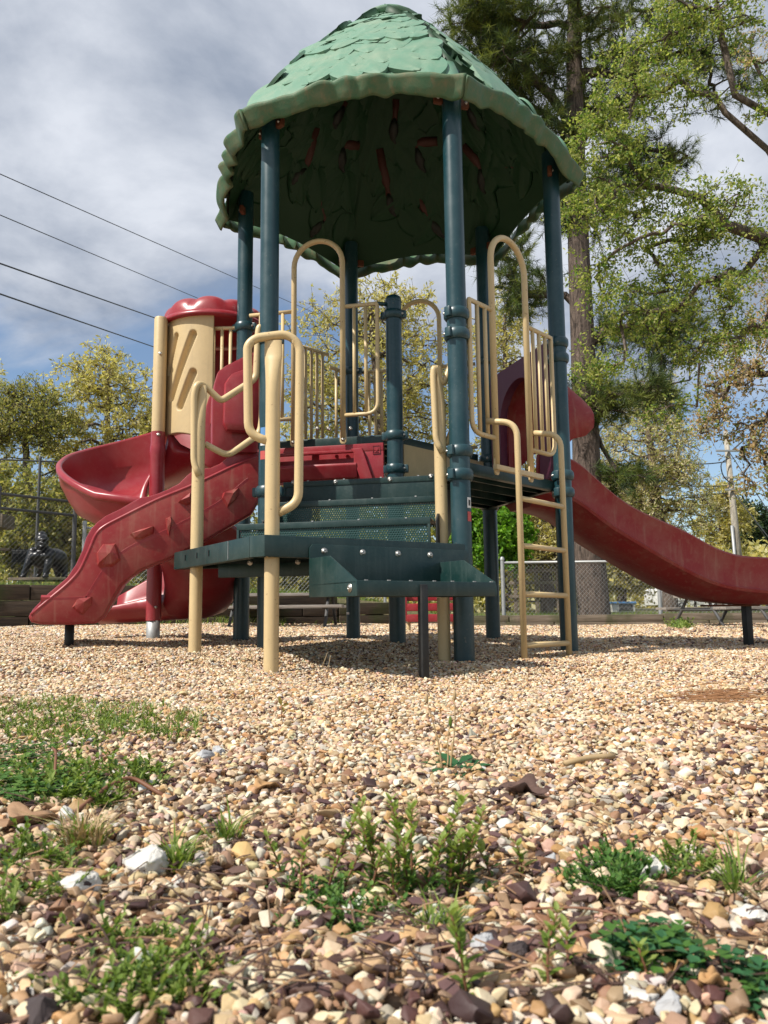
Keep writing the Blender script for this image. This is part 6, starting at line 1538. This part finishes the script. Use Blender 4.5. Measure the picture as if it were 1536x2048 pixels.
# stones larger than the gravel
def stonemat(name, c, c2):
    m, b_, l = newmat(name); t_ = nd(m, 'ShaderNodeTexCoord'); n = noise(m, 4, 7, .7, vec=t_.outputs['Object']); l.new(ramp(m, n, [(.3, c2), (.6, c)]), b_.inputs['Base Color']); b_.inputs['Roughness'].default_value = .8; bump(m, b_, n, 1.0, .003); return m
SMt = {'w': stonemat('white_stone', (.64, .62, .57), (.36, .33, .29)), 'g': stonemat('grey_stone', (.42, .42, .42), (.25, .25, .26)), 'c': stonemat('cream_stone', (.66, .58, .45), (.42, .33, .22)), 'd': stonemat('dark_stone', (.06, .045, .045), (.03, .02, .02))}
def stone(x, y, w, h, mt, label, seed):
    r = np.random.default_rng(seed); bm = bmesh.new(); b = gp(x, y + h * .45); sc_ = np.linalg.norm(b - CAM) / FPX
    for _ in range(18): q = r.normal(size=3); q /= np.linalg.norm(q); q *= r.uniform(.75, 1.1); bm.verts.new(q * np.array([w * .5, w * .42, h * .52]) * sc_)
    hq = bmesh.ops.convex_hull(bm, input=bm.verts[:]); bmesh.ops.delete(bm, geom=[e for e in hq['geom_interior'] if isinstance(e, bmesh.types.BMVert)], context='VERTS')
    bmesh.ops.bevel(bm, geom=bm.edges[:], offset=w * sc_ * .035, segments=2, affect='EDGES', profile=.6); bmesh.ops.subdivide_edges(bm, edges=bm.edges[:], cuts=1, use_grid_fill=True)
    bmesh.ops.subdivide_edges(bm, edges=bm.edges[:], cuts=1, use_grid_fill=True); bm.normal_update()
    for v in bm.verts:
        q = v.co / (w * sc_) * 5 + Vector((seed, 0, 0)); v.co += v.normal * w * sc_ * (.055 * mnoise.noise(q) + .03 * mnoise.noise(q * 3.1))
    me = bpy.data.meshes.new('stone'); bm.to_mesh(me); bm.free(); me.materials.append(SMt[mt]); me.polygons.foreach_set('use_smooth', [True] * len(me.polygons)); me.set_sharp_from_angle(angle=R(32))
    o = bpy.data.objects.new('stone', me); col.objects.link(o); o.location = tuple(b + np.array([0, 0, h * .42 * sc_])); o.scale = (1.1, 1.1, 1.1); o.rotation_euler = (0, 0, 0); tag(o, label, 'stone', 'loose stones lying on the gravel')
for i, a in enumerate([(290, 1730, 84, 52, 'w', 'large rough white stone at the left beside the starry tuft'), (158, 1768, 78, 42, 'w', 'flat white stone below and left of the largest white stone'), (410, 1513, 38, 32, 'g', 'pale grey stone, left of the touching pair in the middle distance'), (438, 1503, 32, 26, 'g', 'pale grey stone, right of the touching pair in the middle distance'),
                       (132, 1632, 30, 34, 'w', 'small white stone at the end of the reddish twig'), (233, 1552, 26, 24, 'w', 'small white stone in the green weeds at the left'), (1305, 1748, 64, 46, 'w', 'large pale stone between the two green weeds on the right'), (1150, 1690, 46, 28, 'c', 'cream stone in the right middle ground'), (1102, 1726, 42, 28, 'g', 'greyish rounded stone left of the spreading green weed'),
                       (975, 1900, 66, 44, 'g', 'grey stone wedge next to the broad-leaved weed'), (1200, 1925, 64, 60, 'c', 'big blocky cream stone left of the dark clover'), (1275, 2000, 70, 32, 'w', 'flat white stone under the dark clover'), (1338, 2022, 44, 54, 'g', 'upright grey stone at the bottom under the dark clover'),
                       (705, 1313, 26, 16, 'c', 'pale stone on the gravel between the tan post and the black leg'), (270, 1985, 40, 40, 'c', 'round tan stone in the feathery weeds at the bottom left'), (80, 2030, 60, 50, 'd', 'dark stone at the bottom left corner'), (540, 1610, 36, 26, 'c', 'cream stone below the curled brown leaf'), (870, 1835, 40, 26, 'g', 'grey stone behind the grass wisps'),
                       (1040, 1910, 50, 40, 'd', 'dark bark-like stone right of the grey wedge'), (1505, 1830, 60, 30, 'w', 'long pale stone at the right edge')]): stone(*a, 300 + i)
# dead leaves and twigs
def dead_leaf(x, y, w, h, mt, label, seed, lobes=5, rot=0.):
    r = np.random.default_rng(seed); b = gp(x, y); sc_ = np.linalg.norm(b - CAM) / FPX; n = 36; V = []; F = []
    for k in range(5):
        q = k / 4
        for j in range(n):
            a = 2 * math.pi * j / n; rr = (1 + .28 * math.cos(a * lobes + seed) + .1 * math.cos(a * 3)) * q; X = rr * math.cos(a + rot) * w * .5 * sc_; Yy = rr * math.sin(a + rot) * w * .42 * sc_
            V.append(b + np.array([X, Yy, .004 + h * sc_ * (.25 + .5 * (q ** 2) * math.cos(a + seed) ** 2 + .12 * math.sin(a * 5 + q * 3))]))
    for k in range(4):
        for j in range(n): kk = (j + 1) % n; F.append((k * n + j, k * n + kk, (k + 1) * n + kk, (k + 1) * n + j))
    o = G().add(V, F).obj('dead_leaf', DRY[mt], None, True); so_ = o.modifiers.new('thickness', 'SOLIDIFY'); so_.thickness = .0006; tag(o, label, 'dead leaf', 'dead leaves on the gravel')
dead_leaf(48, 1665, 90, 40, 0, 'curled tan dead leaf at the left edge below the clover', 1); dead_leaf(1045, 1600, 80, 40, 1, 'dark purple-brown dead leaf in the right middle ground', 2, 4); dead_leaf(528, 1588, 60, 22, 2, 'orange-brown curled leaf left of centre', 4, 2); dead_leaf(1360, 1640, 60, 14, 1, 'flat dark leaf at the right', 6, 2)
dead_leaf(1350, 1965, 50, 44, 2, 'orange-brown leaf lying in the dark clover', 7, 3); dead_leaf(1425, 2000, 46, 46, 2, 'orange oval leaf at the bottom right', 8, 1); dead_leaf(1000, 1610, 50, 14, 1, 'small dark leaf fragment beside the purple-brown leaf', 9, 3); dead_leaf(1510, 1625, 60, 10, 1, 'flat dark bark flake at the right edge', 10, 2)
def twig(pts, r, label, mat=BM_):
    P = [gp(x, y) + np.array([0, 0, z]) for x, y, z in pts]; o = G().add(*tube(fillet(P, .03, 4), r, 7)).obj('twig', mat, None, True); tag(o, label, 'twig', 'twigs on the gravel')
twig([(150, 1640, .008), (215, 1605, .018), (260, 1590, .022), (305, 1600, .012), (330, 1604, .006)], .0026, 'reddish curved twig arching over the gravel at the left')
twig([(108, 1585, .02), (110, 1560, .035), (103, 1540, .03)], .0018, 'short pinkish twig standing in the weeds at the left'); twig([(1130, 1545, .012), (1180, 1536, .014), (1230, 1530, .012)], .004, 'pale grey stick lying in the right middle ground', SM_)
twig([(1040, 1985, .006), (1180, 1845, .010)], .0008, 'thin straw crossing the gravel left of the dark clover', SM_); twig([(1050, 1842, .008), (1180, 1850, .012), (1290, 1870, .008)], .0009, 'long thin red-brown stalk across the right foreground'); twig([(1400, 1458, .006), (1460, 1460, .010), (1536, 1468, .006)], .0035, 'dark twig near the right edge in the middle distance')
pn = G()
for _ in range(70):
    x = rg.normal(1390, 32); y = rg.normal(1403, 6); b = gp(x, y) + np.array([0, 0, .008 + rg.uniform(0, .01)]); a = rg.normal(0, .5); L_ = .12; d = np.array([math.cos(a), math.sin(a), rg.normal() * .05]); pn.add(*tube([b, b + d * L_], .0009, 3, False))
o = pn.obj('pine_straw', worn('pine_straw', (.26, .12, .05), (.3, .18, .08), .8, 30, .5), None, False); tag(o, 'small heap of orange-brown pine straw on the right', 'pine straw', kind='stuff')
